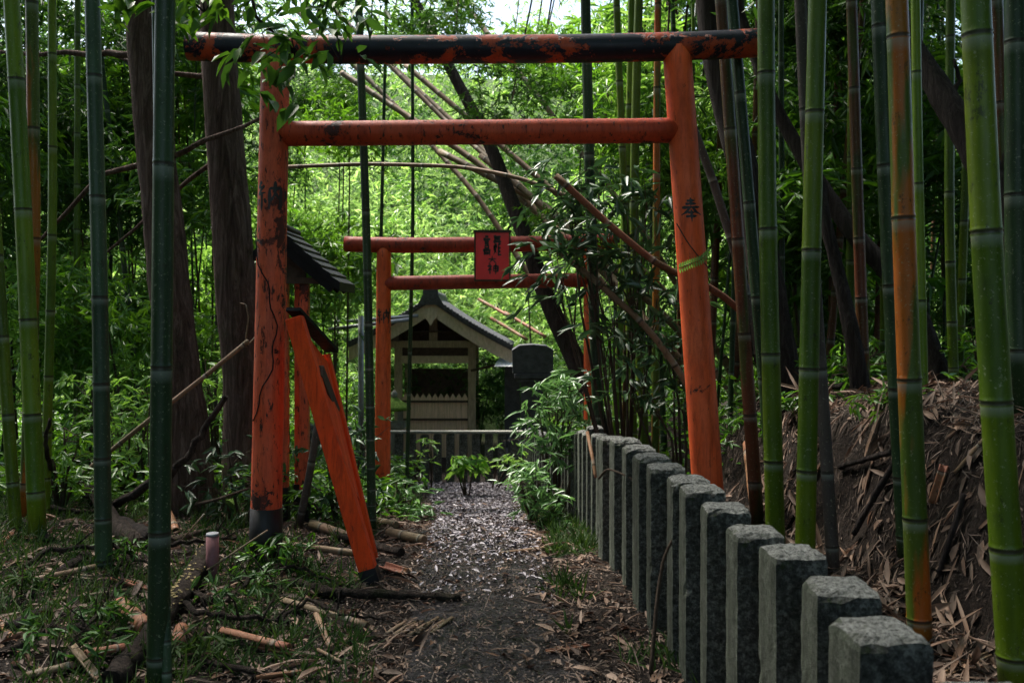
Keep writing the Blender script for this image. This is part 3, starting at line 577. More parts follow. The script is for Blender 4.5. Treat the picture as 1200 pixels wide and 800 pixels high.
def region(n_, x0, x1, y0, y1, d0, d1, s0, s1, kinds, label, group, up=False):
    for _ in range(n_):
        for _try in range(80):
            px, py, d, k_, s_ = random.uniform(x0, x1), random.uniform(y0, y1), random.uniform(d0, d1), random.choice(kinds), random.uniform(s0, s1)
            lab_ = ('small ' if s_ < s0 + (s1 - s0) * .33 else 'large ' if s_ > s0 + (s1 - s0) * .67 else '') + {'dark': 'dark', 'mid': 'mid-green', 'bright': 'bright green'}[k_] + (' hanging spray ' if up else ' leafy plant ') + where(px, py)
            if lab_ in USED or (395 < px < 690 and py > 265 and d < 17.6): continue
            break
        else: continue
        USED.add(lab_)
        leafy(px, py, d, s_, k_, lab_, group, name='bamboo_spray' if up else 'leafy_bamboo', up=up)
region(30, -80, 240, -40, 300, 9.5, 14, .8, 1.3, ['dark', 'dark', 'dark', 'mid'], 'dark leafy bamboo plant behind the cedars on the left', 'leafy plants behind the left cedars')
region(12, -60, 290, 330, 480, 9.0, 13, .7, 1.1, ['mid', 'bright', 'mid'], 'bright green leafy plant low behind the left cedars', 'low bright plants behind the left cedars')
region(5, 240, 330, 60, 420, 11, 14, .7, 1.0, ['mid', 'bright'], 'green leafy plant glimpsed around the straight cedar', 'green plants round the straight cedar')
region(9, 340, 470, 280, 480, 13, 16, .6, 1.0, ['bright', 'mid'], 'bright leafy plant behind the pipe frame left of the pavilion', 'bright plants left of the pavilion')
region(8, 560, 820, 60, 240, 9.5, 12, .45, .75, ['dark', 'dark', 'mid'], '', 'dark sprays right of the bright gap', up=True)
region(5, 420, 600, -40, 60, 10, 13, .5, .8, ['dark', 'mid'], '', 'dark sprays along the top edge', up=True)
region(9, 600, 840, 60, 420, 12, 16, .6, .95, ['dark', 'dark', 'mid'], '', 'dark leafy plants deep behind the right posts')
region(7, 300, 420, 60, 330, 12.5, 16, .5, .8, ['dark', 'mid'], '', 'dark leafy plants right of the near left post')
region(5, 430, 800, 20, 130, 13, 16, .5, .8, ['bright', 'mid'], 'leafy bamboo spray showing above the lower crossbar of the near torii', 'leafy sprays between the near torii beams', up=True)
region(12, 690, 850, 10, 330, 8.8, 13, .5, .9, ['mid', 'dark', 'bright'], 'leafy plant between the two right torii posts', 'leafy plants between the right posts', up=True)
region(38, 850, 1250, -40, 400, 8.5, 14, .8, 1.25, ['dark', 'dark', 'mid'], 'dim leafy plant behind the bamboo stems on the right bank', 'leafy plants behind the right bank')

# glossy dark shrub left of the near right post
def shrub(label, centres, spread, per, L, Wd, mat, base, name='glossy_shrub', cat='shrub', fan=5, down=.35, sr=.014):
    t_ = thing(name, label, cat, tuple(base))
    mb = MB()
    for c in centres:
        c = Vector(c); b0 = Vector(base); m_ = b0.lerp(c, .6) + Vector((random.uniform(-.08, .08), random.uniform(-.08, .08), .1)); mb.tube([b0, m_, c], [sr, sr * .7, sr * .3], 6)
        for _ in range(4):
            e = c + Vector([random.gauss(0, s) for s in spread]); mb.tube([m_.lerp(c, random.random()), e], [sr * .4, sr * .12], 5, caps=False)
    mb.part('branches', M['twig'], t_)
    leaf_obj('foliage', sprays(np.array([list(c) for c in centres]), spread, per, L, Wd, True, down, fan, .5), M[mat], t_); return t_
b0 = foot(735, 6.8)
shrub('dark shrub with drooping glossy leaves overlapping the far torii right post', [W(x, y, d) for x, y, d in ((640, 280, 6.6), (668, 235, 6.5), (700, 215, 6.6), (735, 250, 6.5), (690, 300, 6.3), (660, 330, 6.5), (720, 330, 6.4), (760, 220, 6.5), (745, 300, 6.4), (770, 350, 6.5), (705, 380, 6.4), (740, 400, 6.5), (680, 260, 6.4), (665, 205, 6.7))], (.13, .12, .10), 13, .15, .036, 'leaf_gloss', b0)
b0 = foot(800, 6.6)
shrub('low dark glossy shrub at the foot of the near right post', [W(x, y, 6.5) for x, y in ((790, 430), (760, 460), (800, 480), (780, 390), (735, 455))], (.14, .12, .12), 12, .12, .03, 'leaf_gloss', b0)
# along the fence
b0 = foot(652, 8.0)
shrub('pale glossy bush spilling over the bend of the stone fence', [W(x, y, 7.9) for x, y in ((632, 485), (655, 465), (675, 480), (645, 510), (668, 450), (626, 505), (688, 500), (655, 525), (640, 460), (672, 515))], (.10, .14, .08), 15, .12, .026, 'leaf_vine', b0, 'bush', 'bush')
b0 = foot(630, 7.4)
shrub('green weeds crowding the path edge below the fence bend', [W(x, y, 7.3) for x, y in ((615, 550), (632, 565), (652, 585), (628, 582), (645, 608), (612, 565), (662, 605))], (.08, .12, .06), 16, .10, .02, 'leaf_vine', b0, 'weeds', 'weeds')
b0 = foot(548, 11.0)
shrub('young bright green plant standing at the far end of the path', [W(x, y, 11) for x, y in ((540, 538), (550, 546), (535, 548), (556, 540))], (.05, .05, .03), 4, .17, .055, 'leaf_bright', b0, 'young_plant', 'plant')
b0 = foot(575, 12.0)
shrub('light green weeds in front of the far fence right of the young plant', [W(x, y, 11.7) for x, y in ((595, 532), (605, 545), (612, 535))], (.12, .14, .07), 9, .12, .03, 'leaf_bright', b0, 'weeds', 'weeds')
b0 = foot(505, 12.0)
shrub('small weeds in front of the far fence at the left edge of the path', [W(x, y, 11.8) for x, y in ((485, 542), (500, 520), (472, 552), (455, 545))], (.10, .12, .06), 7, .13, .03, 'leaf_bright', b0, 'weeds', 'weeds')
b0 = foot(470, 8.4)
shrub('leafy undergrowth around the foot of the far torii left post', [W(x, y, 8.2) for x, y in ((465, 570), (485, 585), (475, 600), (495, 600), (405, 565), (415, 590))], (.13, .15, .07), 15, .09, .026, 'leaf_vine', b0, 'undergrowth', 'undergrowth')
b0 = foot(395, 7.4)
shrub('dark undergrowth behind the leaning red sign board', [W(x, y, 7.4) for x, y in ((390, 520), (410, 545), (380, 570), (400, 590), (365, 600), (340, 590), (425, 515))], (.14, .14, .10), 15, .10, .028, 'leaf_gloss', b0, 'undergrowth', 'undergrowth')
b0 = foot(330, 5.3)
shrub('leafy plant at the black foot of the near torii left post', [W(x, y, 5.2) for x, y in ((340, 640), (325, 665), (350, 665), (300, 650), (365, 680))], (.09, .09, .05), 12, .08, .022, 'leaf_mid', b0, 'weeds', 'weeds')
for lab, fx_, fd, pts_, mt in (('lush green weeds at the foot of the bright far left bamboo', 70, 7.0, ((60, 560), (90, 530), (40, 520), (110, 560), (75, 500), (20, 555)), 'leaf_mid'),
                          ('light green fern-like weeds left of the leaning cedar', 150, 8.2, ((130, 500), (160, 480), (150, 530), (185, 455), (120, 470), (95, 450), (175, 510)), 'leaf_bright'),
                          ('bright weeds between the two cedars', 255, 8.6, ((245, 450), (260, 480), (250, 500), (240, 420), (265, 440)), 'leaf_bright'),
                          ('dark weeds around the base of the straight cedar', 285, 6.8, ((275, 540), (295, 560), (250, 570), (265, 590)), 'leaf_gloss')):
    b0 = foot(fx_, fd); shrub(lab, [W(x, y, fd) for x, y in pts_], (.17, .2, .10), 14, .11, .026, mt, b0, 'weeds', 'weeds')
for lab, fx_, fd, pts_ in (('low dark undergrowth on the bank top below the reddish stem', 1010, 7.2, ((985, 430), (1010, 445), (1040, 440), (960, 440), (1030, 410))),
                       ('low dark undergrowth on the bank top at the right edge', 1150, 7.0, ((1140, 400), (1165, 430), (1185, 380), (1120, 430)))):
    b0 = foot(fx_, fd); shrub(lab, [W(x, y, fd) for x, y in pts_], (.22, .22, .10), 14, .10, .022, 'leaf_mid', b0, 'undergrowth', 'undergrowth')
for i_, (px, py, d) in enumerate(((900, 500, 5.9), (935, 478, 6.2), (1030, 478, 5.6))):
    b0 = G(px, py + 8); lab_ = ['behind the foot of the upright green stem', 'behind the smooth bright green stem', 'behind the dark stem beside the striped one', 'right of the striped stem', 'left of the thickest stem', 'at the right edge'][i_]
    shrub('small ferny weeds on the bank rim ' + lab_, [b0 + Vector((random.uniform(-.2, .2), random.uniform(-.1, .1), random.uniform(.05, .14))) for _ in range(4)], (.10, .08, .04), 9, .09, .02, 'leaf_mid', b0, 'weeds', 'weeds', sr=.005)
# overhanging broad leaves at the top left
def branch(label, pts, leafpts, L, Wd, mat, n_each=9, sp=(.10, .08, .07)):
    P_ = [Vector(p) for p in pts]; t_ = thing('overhanging_branch', label, 'branch', tuple(P_[0])); mb = MB(); mb.tube(P_, [.012 - .008 * i / (len(P_) - 1) for i in range(len(P_))], 7)
    for q in leafpts:
        q = Vector(q); near = min(P_, key=lambda p: (p - q).length); mb.tube([near, near.lerp(q, .5) + Vector((0, 0, .03)), q], [.004, .003, .0015], 5)
    mb.part('twigs', M['bark_dark'], t_)
    Cn = np.array([list(q) for q in leafpts]); leaf_obj('leaves', sprays(Cn, sp, n_each, L, Wd, True, .55, 3, .45), M[mat], t_); return t_
branch('leafy branch hanging in front of the near torii top left corner', [W(250, -420, 4.6), W(270, -120, 4.4), W(300, 20, 4.3), W(345, 60, 4.3), W(400, 75, 4.3)], [W(x, y, 4.3) for x, y in ((300, 75), (325, 88), (352, 62), (378, 52), (405, 45), (300, 20), (335, 30), (345, 95), (390, 20), (310, 50))], .12, .05, 'leaf_dark', 4)
branch('lobed green leaves hanging at the top edge above the leaning cedar', [W(160, -420, 3.9), W(180, -120, 3.8), W(200, -20, 3.8), W(240, 15, 3.8)], [W(x, y, 3.8) for x, y in ((165, 5), (185, -5), (210, 0), (235, 5), (260, -5), (225, 15), (150, -10))], .10, .042, 'leaf_mid', 5)
branch('dark leafy twigs hanging along the top edge left of the slender bamboo', [W(380, -420, 5.0), W(390, -120, 4.9), W(400, -10, 4.8)], [W(x, y, 4.8) for x, y in ((385, 5), (405, 0), (360, 10), (335, -5), (425, -10))], .10, .04, 'leaf_dark', 6)

# ---- ground cover: grass and litter (uncountable)
n = 7500; X = rng.uniform(-4.6, -.55, n); Y = rng.uniform(3.0, 11, n)
k = (vnoise(X, Y, .5) > -.05 + .5 * smooth(-1.4, -.6, X)) & (X < path_c(Y) - path_w(Y) - .12); X, Y = X[k], Y[k]
P_ = np.stack([X, Y, gh(X, Y) - .01], 1); P_ = np.repeat(P_, 5, 0) + rng.normal(size=(len(P_) * 5, 3)) * np.array([.03, .03, 0])
D = rng.normal(size=P_.shape) * np.array([.55, .55, .25]) + np.array([0, 0, .75])
g = leaf_obj('grass', leaf_arrays(P_, D, rng.normal(size=P_.shape) * .8 + np.array([0, -1, .3]), rng.uniform(.05, .17, len(P_)), rng.uniform(.004, .012, len(P_)), True, droop=.55), M['grass']); tag(g, 'dark green grass and seedlings on the forest floor left of the path', 'grass', kind='stuff')
n = 2600; X = rng.uniform(-.2, 1.1, n); Y = rng.uniform(3.2, 11.5, n); fx = fence_x(Y)
k = (X > path_c(Y) + path_w(Y)) & (X < fx - .03) & (vnoise(X, Y, .35) > .05 - .4 * smooth(5, 7.5, Y)); X, Y = X[k], Y[k]
P_ = np.stack([X, Y, gh(X, Y) - .01], 1); P_ = np.repeat(P_, 8, 0) + rng.normal(size=(len(P_) * 8, 3)) * np.array([.02, .02, 0])
D = rng.normal(size=P_.shape) * np.array([.5, .5, .25]) + np.array([0, 0, .7])
g = leaf_obj('grass', leaf_arrays(P_, D, rng.normal(size=P_.shape) * .8 + np.array([0, -1, .3]), rng.uniform(.06, .17, len(P_)), rng.uniform(.005, .014, len(P_)), True, droop=.45), M['grass']); tag(g, 'grass tufts along the foot of the stone fence', 'grass', kind='stuff')
n = 5200; X = np.concatenate([rng.uniform(-9, -1.0, n), rng.uniform(.3, 6, n // 2)]); Y = rng.uniform(7.2, 18.5, len(X))
k = (vnoise(X, Y, .8) > -.35) & ((X < path_c(Y) - path_w(Y) - .2) | ((X > fence_x(Y) + .4) | (Y > 13.4))) & ~((np.abs(X + 1.3) < 1.3) & (Y > 13.5) & (Y < 17)); X, Y = X[k], Y[k]
g = leaf_obj('ground_cover', sprays(np.stack([X, Y, gh(X, Y) + rng.random(len(X)) * .35], 1), (.10, .10, .06), 3, .12, .03, True, .0, 4, .6), M['leaf_mid']); tag(g, 'low leafy ground cover carpeting the forest floor further back', 'ground cover', kind='stuff')
def litter(X, Y, L0, L1, w0, w1, mat, name, label, up=.25, lift=.006, pw=2.0):
    P_ = np.stack([X, Y, gh(X, Y) + lift + rng.random(len(X)) * .012 + .022 * smooth(1.1, .9, np.abs(X - path_c(Y)) / path_w(Y))], 1); m_ = len(X)
    D = rng.normal(size=(m_, 3)); e = .03
    sx = (gh(X + e, Y) - gh(X - e, Y)) / (2 * e); sy = (gh(X, Y + e) - gh(X, Y - e)) / (2 * e)
    D[:, 2] = D[:, 0] * sx + D[:, 1] * sy + rng.normal(size=m_) * up * np.hypot(D[:, 0], D[:, 1])
    Nn = np.stack([-sx, -sy, np.ones(m_)], 1) + rng.normal(size=(m_, 3)) * .35
    Ls = L0 + (L1 - L0) * rng.random(m_) ** pw; Ws = w0 + (w1 - w0) * rng.random(m_) ** 1.5
    arr = leaf_arrays(P_, D, Nn, Ls, Ws, True, fold=.35, droop=.06); return tag(leaf_obj(name, arr, M[mat]), label, 'leaf litter', kind='stuff')
n = 19000; Y = 1.9 + 8.5 * rng.random(n) ** 1.2; X = rng.uniform(-3.6, 1.1, n); inp = np.abs(X - path_c(Y)) < path_w(Y) * .8
k = (X < fence_x(Y) - .02) & (~inp | (rng.random(n) < .24)) & (vnoise(X, Y, .6) > -.7); litter(X[k], Y[k], .018, .13, .006, .03, 'litter', 'leaf_litter', 'dry tan bamboo sheaths and leaves strewn beside the path')
n = 2600; Y = 2.0 + 6.5 * rng.random(n); X = rng.uniform(-3.4, 3.6, n); inp = np.abs(X - path_c(Y)) < path_w(Y) * .75
k = ~inp & (np.abs(X - fence_x(Y)) > .2) & (vnoise(X, Y, .5) > -.3); litter(X[k], Y[k], .08, .26, .018, .048, 'litter', 'fallen_sheaths', 'broad curled culm sheaths lying among the smaller leaves', .18, .01)
n = 2300; Y = rng.uniform(2.2, 7.0, n); X = fence_x(Y) + .3 + 2.4 * rng.random(n); k = vnoise(X, Y, .4) > -.05
litter(X[k], Y[k], .09, .36, .010, .04, 'litter', 'fallen_sheaths', 'long dry sheaths and split bamboo strips burying the right bank', .55, .015)
n = 5000; Y = 2.0 + 7.5 * rng.random(n); X = rng.uniform(-3.6, 3.6, n); k = np.abs(X - fence_x(Y)) > .12
litter(X[k], Y[k], .08, .32, .003, .007, 'chips', 'fallen_twigs', 'thin dark twigs strewn over the forest floor', .12, .012)
n = 60000; Y = 1.9 + 10.5 * rng.random(n) ** 1.3; X = rng.uniform(-3.0, 1.0, n)
k = X < fence_x(Y) - .02; litter(X[k], Y[k], .008, .04, .004, .014, 'chips', 'wood_chips', 'dark crumbled leaf bits scattered over path and verge', .3)
n = 11000; Y = 4.6 + 8.1 * rng.random(n) ** .5; X = path_c(Y) + rng.uniform(-1, 1, n) * path_w(Y) * .95; litter(X, Y, .02, .07, .012, .03, 'sheen_litter', 'leaf_litter', 'pale lilac leaf flecks painted as the sky sheen on the far path', .15)
n = 17000; Y = rng.uniform(2.2, 8.5, n); X = fence_x(Y) + .12 + 3.6 * rng.random(n) ** 1.15
steep = (X - fence_x(Y) > 1.1) & (X - fence_x(Y) < 1.5)
k = (vnoise(X, Y, .45) > -.25) & (~steep | (vnoise(X, Y, .3) > -.05)); litter(X[k], Y[k], .03, .2, .008, .034, 'litter', 'leaf_litter', 'dry sheaths and leaves heaped over the right bank', .5)
n = 30000; Y = rng.uniform(2.2, 8.5, n); X = fence_x(Y) + .12 + 2.2 * rng.random(n); litter(X, Y, .02, .11, .003, .009, 'chips', 'wood_chips', 'dark crumbled bits and rootlets on the right bank', .6)

# ================================================================== TORII
def glyph(strokes, mapf, t=.07, z=0.0):
    """brush strokes as tapered ribbons of quads; strokes in a unit box; mapf(u, v) -> world point"""
    mb = MB()
    for st in strokes:
        pts = []
        for a, b_ in zip(st, st[1:]):
            for k in range(6): pts.append((a[0] + (b_[0] - a[0]) * k / 6, a[1] + (b_[1] - a[1]) * k / 6))
        pts.append(st[-1]); m_ = len(pts); vs = []
        for i, (u, v) in enumerate(pts):
            a = pts[max(i - 1, 0)]; c_ = pts[min(i + 1, m_ - 1)]; dx, dy = c_[0] - a[0], c_[1] - a[1]; l = math.hypot(dx, dy) or 1
            f = i / (m_ - 1); wd = t * (1.15 - .55 * f + .25 * math.sin(f * 9 + st[0][0] * 7)) / 2 * (.55 if i in (0, m_ - 1) else 1)
            vs += [mapf(u - dy / l * wd, v + dx / l * wd), mapf(u + dy / l * wd, v - dx / l * wd)]
        mb.add(vs, [(2 * i, 2 * i + 1, 2 * i + 3, 2 * i + 2) for i in range(m_ - 1)])
    return mb
G_HO = [[(.32, .87), (.7, .89)], [(.25, .74), (.76, .76)], [(.08, .59), (.93, .62)], [(.5, 1.0), (.49, .62)], [(.46, .62), (.3, .42), (.02, .28)], [(.55, .62), (.72, .42), (1.0, .30)], [(.34, .38), (.66, .39)], [(.24, .22), (.76, .24)], [(.5, .5), (.5, 0)]]
G_NO = [[(.24, 1.0), (.08, .82), (.28, .80)], [(.36, .86), (.08, .58), (.42, .62)], [(.25, .6), (.25, .0)], [(.1, .42), (.02, .2)], [(.36, .42), (.44, .25)], [(.56, .76), (.55, .05)], [(.56, .76), (.97, .77), (.96, .06), (.88, .1)], [(.76, 1.0), (.75, .6), (.62, .34)], [(.75, .6), (.9, .4)]]
def cyl_map(p0, p1, r, f, size, az=0.0, push=.0018):
    """maps the unit box on the camera side (-Y) of a leaning round post, centred at fraction f of its height"""
    p0 = Vector(p0); p1 = Vector(p1); ax = (p1 - p0).normalized(); L = (p1 - p0).length
    def m_(u, v):
        a = (u - .5) * size[0] / r + az; h = f * L + (v - .5) * size[1]; c_ = p0 + ax * h
        side = Vector((math.sin(a), -math.cos(a), 0)); return c_ + side * (r + push)
    return m_
def torii(label, A0, A1, B0, B1, r, kas, nuki, rk, rn, zb, mats, glyphs):
    t_ = thing('torii_gate', label, 'torii gate', (A0[0], A0[1], A0[2]))
    for (p0, p1), gl in (((A0, A1), glyphs[0]), ((B0, B1), glyphs[1])):
        p0 = Vector(p0); p1 = Vector(p1); mb = MB(); pts = [p0.lerp(p1, i / 24) for i in range(25)]
        mb.tube(pts, [r * (1.04 - .10 * i / 24) for i in range(25)], 32, wob=.006); po = mb.part('post', M[mats[0]] if gl is not glyphs[1] else M[mats[3]], t_)
        if zb:
            zb_ = zb if gl is not glyphs[1] or p0.y > 8 else .12
            q = p0.lerp(p1, zb_ / (p1 - p0).length); sb = MB(); sb.tube([p0 - Vector((0, 0, .04)), p0.lerp(q, .5), q], [r * 1.12, r * 1.09, r * 1.07], 32); sb.part('base_sleeve', M['base_black'], po)
        if gl:
            st, f, size, az = gl; rr = r * (1.04 - .10 * f); glyph(st, cyl_map(p0, p1, rr, f, size, az), .115).part('inscription', M['ink'], po)
    mb = MB(); a, b_ = Vector(kas[0]), Vector(kas[1]); pts = [a.lerp(b_, i / 30) + Vector((0, 0, .03 * (abs(i / 15 - 1) ** 3))) for i in range(31)]
    mb.tube(pts, rk, 28, wob=.01); mb.part('top_beam', M[mats[1]], t_)
    mb = MB(); a, b_ = Vector(nuki[0]), Vector(nuki[1]); mb.tube([a.lerp(b_, i / 20) for i in range(21)], rn, 28, wob=.008); mb.part('crossbar', M[mats[2]], t_)
    return t_
D1 = 5.46
def gpt(px, d): X = (px - 600) / F * d; return (X, d, float(gh(X, d)) - .02)
t1 = torii('large weathered vermilion torii with peeling black top beam spanning the path in front', gpt(311, D1), W(323, 62, D1), W(833, 620, D1), W(793, 56, D1), .092,
      (W(221, 60, D1), W(890, 56, D1)), (W(330, 157, D1), W(796, 153, D1)), .086, .076, .34, ('vermilion_worn', 'kasagi', 'beam_red', 'vermilion'),
      ((G_NO, .715, (.165, .18), -.05), (G_HO, .66, (.13, .145), .0)))
D2 = 10.0
def g2(px, d): return gpt(px, d)
torii('smaller red torii with a plaque standing further down the path', g2(448, D2), W(450, 288, D2), g2(694, D2), W(692, 288, D2), .086,
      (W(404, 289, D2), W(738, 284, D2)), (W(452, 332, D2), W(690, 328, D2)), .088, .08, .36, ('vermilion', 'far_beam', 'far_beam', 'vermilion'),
      ((G_NO, .73, (.15, .17), .05), None))
# plaque
c0 = W(577, 300, D2 - .17); pw_, ph_ = .37, .52
pl = thing('name_plaque', 'bright red name plaque with dark characters hung between the beams of the far torii', 'plaque', tuple(c0 - Vector((0, 0, ph_ / 2))))
mb = MB(); mb.box(c0, (pw_, .03, ph_)); bevel(mb.part('panel', M['sign_red'], pl), .004)
mb = MB(); mb.box(c0 + Vector((0, .005, ph_ / 2 + .014)), (pw_ + .05, .09, .024)); mb.part('top_cap', M['timber_dark'], pl)
mb = MB()
for s in (-1, 1): mb.box(c0 + Vector((s * (pw_ / 2 + .009), 0, -.004)), (.016, .045, ph_ + .004))
mb.box(c0 + Vector((0, 0, -ph_ / 2 - .011)), (pw_ + .034, .045, .018)); mb.part('frame', M['timber_dark'], pl)
def pm(cx_, cz_, sx_, sz_): return lambda u, v: c0 + Vector((cx_ + (u - .5) * sx_, -.0175, cz_ + (v - .5) * sz_))
G_L = [[(.3, .98), (.7, .98)], [(.1, .84), (.9, .84)], [(.25, .72), (.75, .72)], [(.25, .62), (.75, .62)], [(.3, .52), (.3, .38), (.7, .38), (.7, .52), (.3, .52)], [(.05, .28), (.95, .28)], [(.25, .28), (.2, .02)], [(.5, .3), (.5, .0)], [(.2, .13), (.8, .13)], [(.8, .28), (.85, .0)]]
G_R = [[(.1, .97), (.9, .97)], [(.5, .97), (.5, .72)], [(.15, .85), (.85, .85)], [(.05, .72), (.95, .72)], [(.3, .62), (.12, .35), (.42, .15)], [(.42, .62), (.3, .3), (.08, .05)], [(.05, .45), (.5, .47)], [(.62, .6), (.62, .05), (.95, .05)], [(.62, .6), (.92, .6)], [(.62, .4), (.9, .4)], [(.62, .22), (.9, .22)]]
G_DAI = [[(.08, .62), (.92, .66)], [(.5, 1), (.45, .5), (.08, .02)], [(.5, .6), (.95, .02)]]
G_KAMI = [[(.2, 1), (.3, .86)], [(.03, .76), (.42, .78), (.06, .35)], [(.25, .6), (.25, 0)], [(.3, .5), (.42, .4)], [(.55, .78), (.95, .78), (.93, .3), (.56, .3), (.55, .78)], [(.55, .54), (.94, .54)], [(.75, 1), (.75, 0)]]
for st, cx_, cz_, sx_, sz_ in ((G_L, -.055, .11, .085, .20), (G_R, .05, .11, .085, .20), (G_DAI, .0, -.045, .09, .08), (G_KAMI, .005, -.145, .11, .11)):
    glyph(st, pm(cx_ * 1.1, cz_, sx_ * 1.15, sz_ * 1.08), .15).part('lettering', M['ink'], pl)

# ================================================================== STONE FENCE
def stone_post(x, y, wd, h, label, group=None, rough=True, n=7, rz=0.0):
    """square granite post with a low domed top, meshed finely enough for chipped faces"""
    z0 = float(gh(x, y)) - .06; H = h + .06; mb = MB(); K = 5
    nz = 22 if rough else 4; rings = []
    ca, sa = math.cos(rz), math.sin(rz)
    for j in range(nz + 1):
        f = j / nz; zz = H * f * .965
        rings.append((zz, 1.0))
    rings += [(H * .984, .95), (H * .996, .78), (H * 1.003, .42)]
    vs = []; per = 4 * K
    for j, (zz, k) in enumerate(rings):
        for s in range(4):
            for q in range(K):
                t_ = -1 + 2 * q / K; u, v = ((t_, -1), (1, t_), (-t_, 1), (-1, -t_))[s]
                rr = 1 - .05 * (abs(u) > .99 and abs(v) > .99); jit = (.0055 if not (u < -.99) else .002) if rough else .001
                px_ = u * rr * wd / 2 * k + random.uniform(-jit, jit); py_ = v * rr * wd / 2 * k + random.uniform(-jit, jit)
                vs.append((x + px_ * ca - py_ * sa, y + px_ * sa + py_ * ca, z0 + zz + random.uniform(-.004, .004) * (j > 0)))
    if rough:
        for _ in range(5):
            cvx, cvy, cvz = x + random.choice((-1, 1)) * wd / 2, y - random.choice((-1, 1)) * wd / 2, z0 + H * random.choice((1, 1, random.uniform(.3, 1))); rad_ = random.uniform(.02, .045)
            vs = [tuple(Vector(p) + (Vector((x, y, min(p[2], z0 + H * .9))) - Vector(p)) * .13 * max(0, 1 - (Vector(p) - Vector((cvx, cvy, cvz))).length / rad_)) for p in vs]
    fs = []
    for j in range(len(rings) - 1):
        for q in range(per): fs.append((j * per + q, j * per + (q + 1) % per, (j + 1) * per + (q + 1) % per, (j + 1) * per + q))
    fs.append(tuple((len(rings) - 1) * per + q for q in range(per)))
    mb.add(vs, fs, None, False)
    o = mb.solo('stone_fence_post', M['granite'], label, 'fence post', (x, y, z0 + .06), group)
    return o
lefts = [(1087, 1.86), (970, 2.2), (935, 2.58), (888, 2.97), (849, 3.27), (818, 3.64), (794, 3.88), (780, 4.13), (756, 4.5), (741, 4.77), (728, 5.2), (714, 5.55), (701, 5.9)]
ordn = ['square granite fence post cut by the bottom right corner of the photo, nearest of all', 'granite post with the broad mossy top, second from the camera and lowest fully seen', 'third granite fence post from the camera, dark block just behind the broad mossy one', 'fourth granite fence post from the camera, right below the grey dead bamboo', 'fifth granite fence post from the camera, tall pale green path-side face', 'sixth granite fence post from the camera, below the gap right of the torii post', 'seventh granite fence post from the camera, below the foot of the near right torii post', 'eighth granite fence post from the camera, just left of the near right torii post',
        'ninth granite fence post from the camera along the path', 'tenth granite fence post from the camera along the path', 'eleventh granite fence post from the camera along the path', 'twelfth granite fence post from the camera, second before the fence bends', 'thirteenth granite fence post from the camera, standing at the fence bend']
for (lx, d), lab in zip(lefts, ordn):
    wd = .178; X = (lx - 600) / F * (d) + wd / 2; stone_post(X, d - wd / 2, wd, .81 + random.uniform(-.012, .012), lab, 'granite posts of the near fence', rz=random.uniform(-.08, .08))
ORD = ['first', 'second', 'third', 'fourth', 'fifth', 'sixth', 'seventh', 'eighth', 'ninth', 'tenth', 'eleventh', 'twelfth', 'thirteenth', 'fourteenth', 'fifteenth', 'sixteenth', 'seventeenth', 'eighteenth', 'nineteenth', 'twentieth', 'twenty-first', 'twenty-second', 'twenty-third', 'twenty-fourth', 'twenty-fifth', 'twenty-sixth', 'twenty-seventh', 'twenty-eighth']
y = 6.25; k = 0
while y < 12.9:
    stone_post(float(fence_x(y)) + .02, y, .13, .80 + random.uniform(-.03, .02), ORD[k] + ' slim stone post beyond the fence bend, counting back towards the pavilion', 'stone posts beyond the fence bend', False, rz=random.uniform(-.05, .05)); y += .27; k += 1
x = -3.0; y = 13.1; k = 0
while x < .1:
    stone_post(x, y, .12, .72, ORD[k] + ' low dark stone post from the left under the pale rail', 'stone posts in front of the pavilion', False); x += .19; k += 1
mb = MB(); a = Vector((-3.1, 13.1, float(gh(-1.5, 13.1)) + .735)); b_ = Vector((.16, 13.1, a.z)); mb.beam(a, b_, .15, .035); bevel(mb.solo('fence_rail', M['stone_lantern'], 'pale flat rail lying on the low stone fence before the pavilion', 'rail', tuple(a)), .006)

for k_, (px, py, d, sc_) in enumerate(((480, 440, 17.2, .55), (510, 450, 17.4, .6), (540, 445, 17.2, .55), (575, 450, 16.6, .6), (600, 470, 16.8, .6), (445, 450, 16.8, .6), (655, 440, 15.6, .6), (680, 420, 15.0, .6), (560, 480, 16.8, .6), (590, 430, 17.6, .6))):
    leafy(px, py, d, sc_, 'dark', 'dark shaded bush ' + ['seen low in the pavilion opening at its left', 'seen in the middle of the pavilion opening', 'seen in the pavilion opening at its right', 'right of the pavilion right post', 'behind the foot of the stone monument', 'left of the pavilion left post', 'right of the stone monument shaft', 'under the leaning tree right of the monument', 'low behind the pavilion right post', 'under the pavilion right eave'][k_], 'dark bushes behind the pavilion')
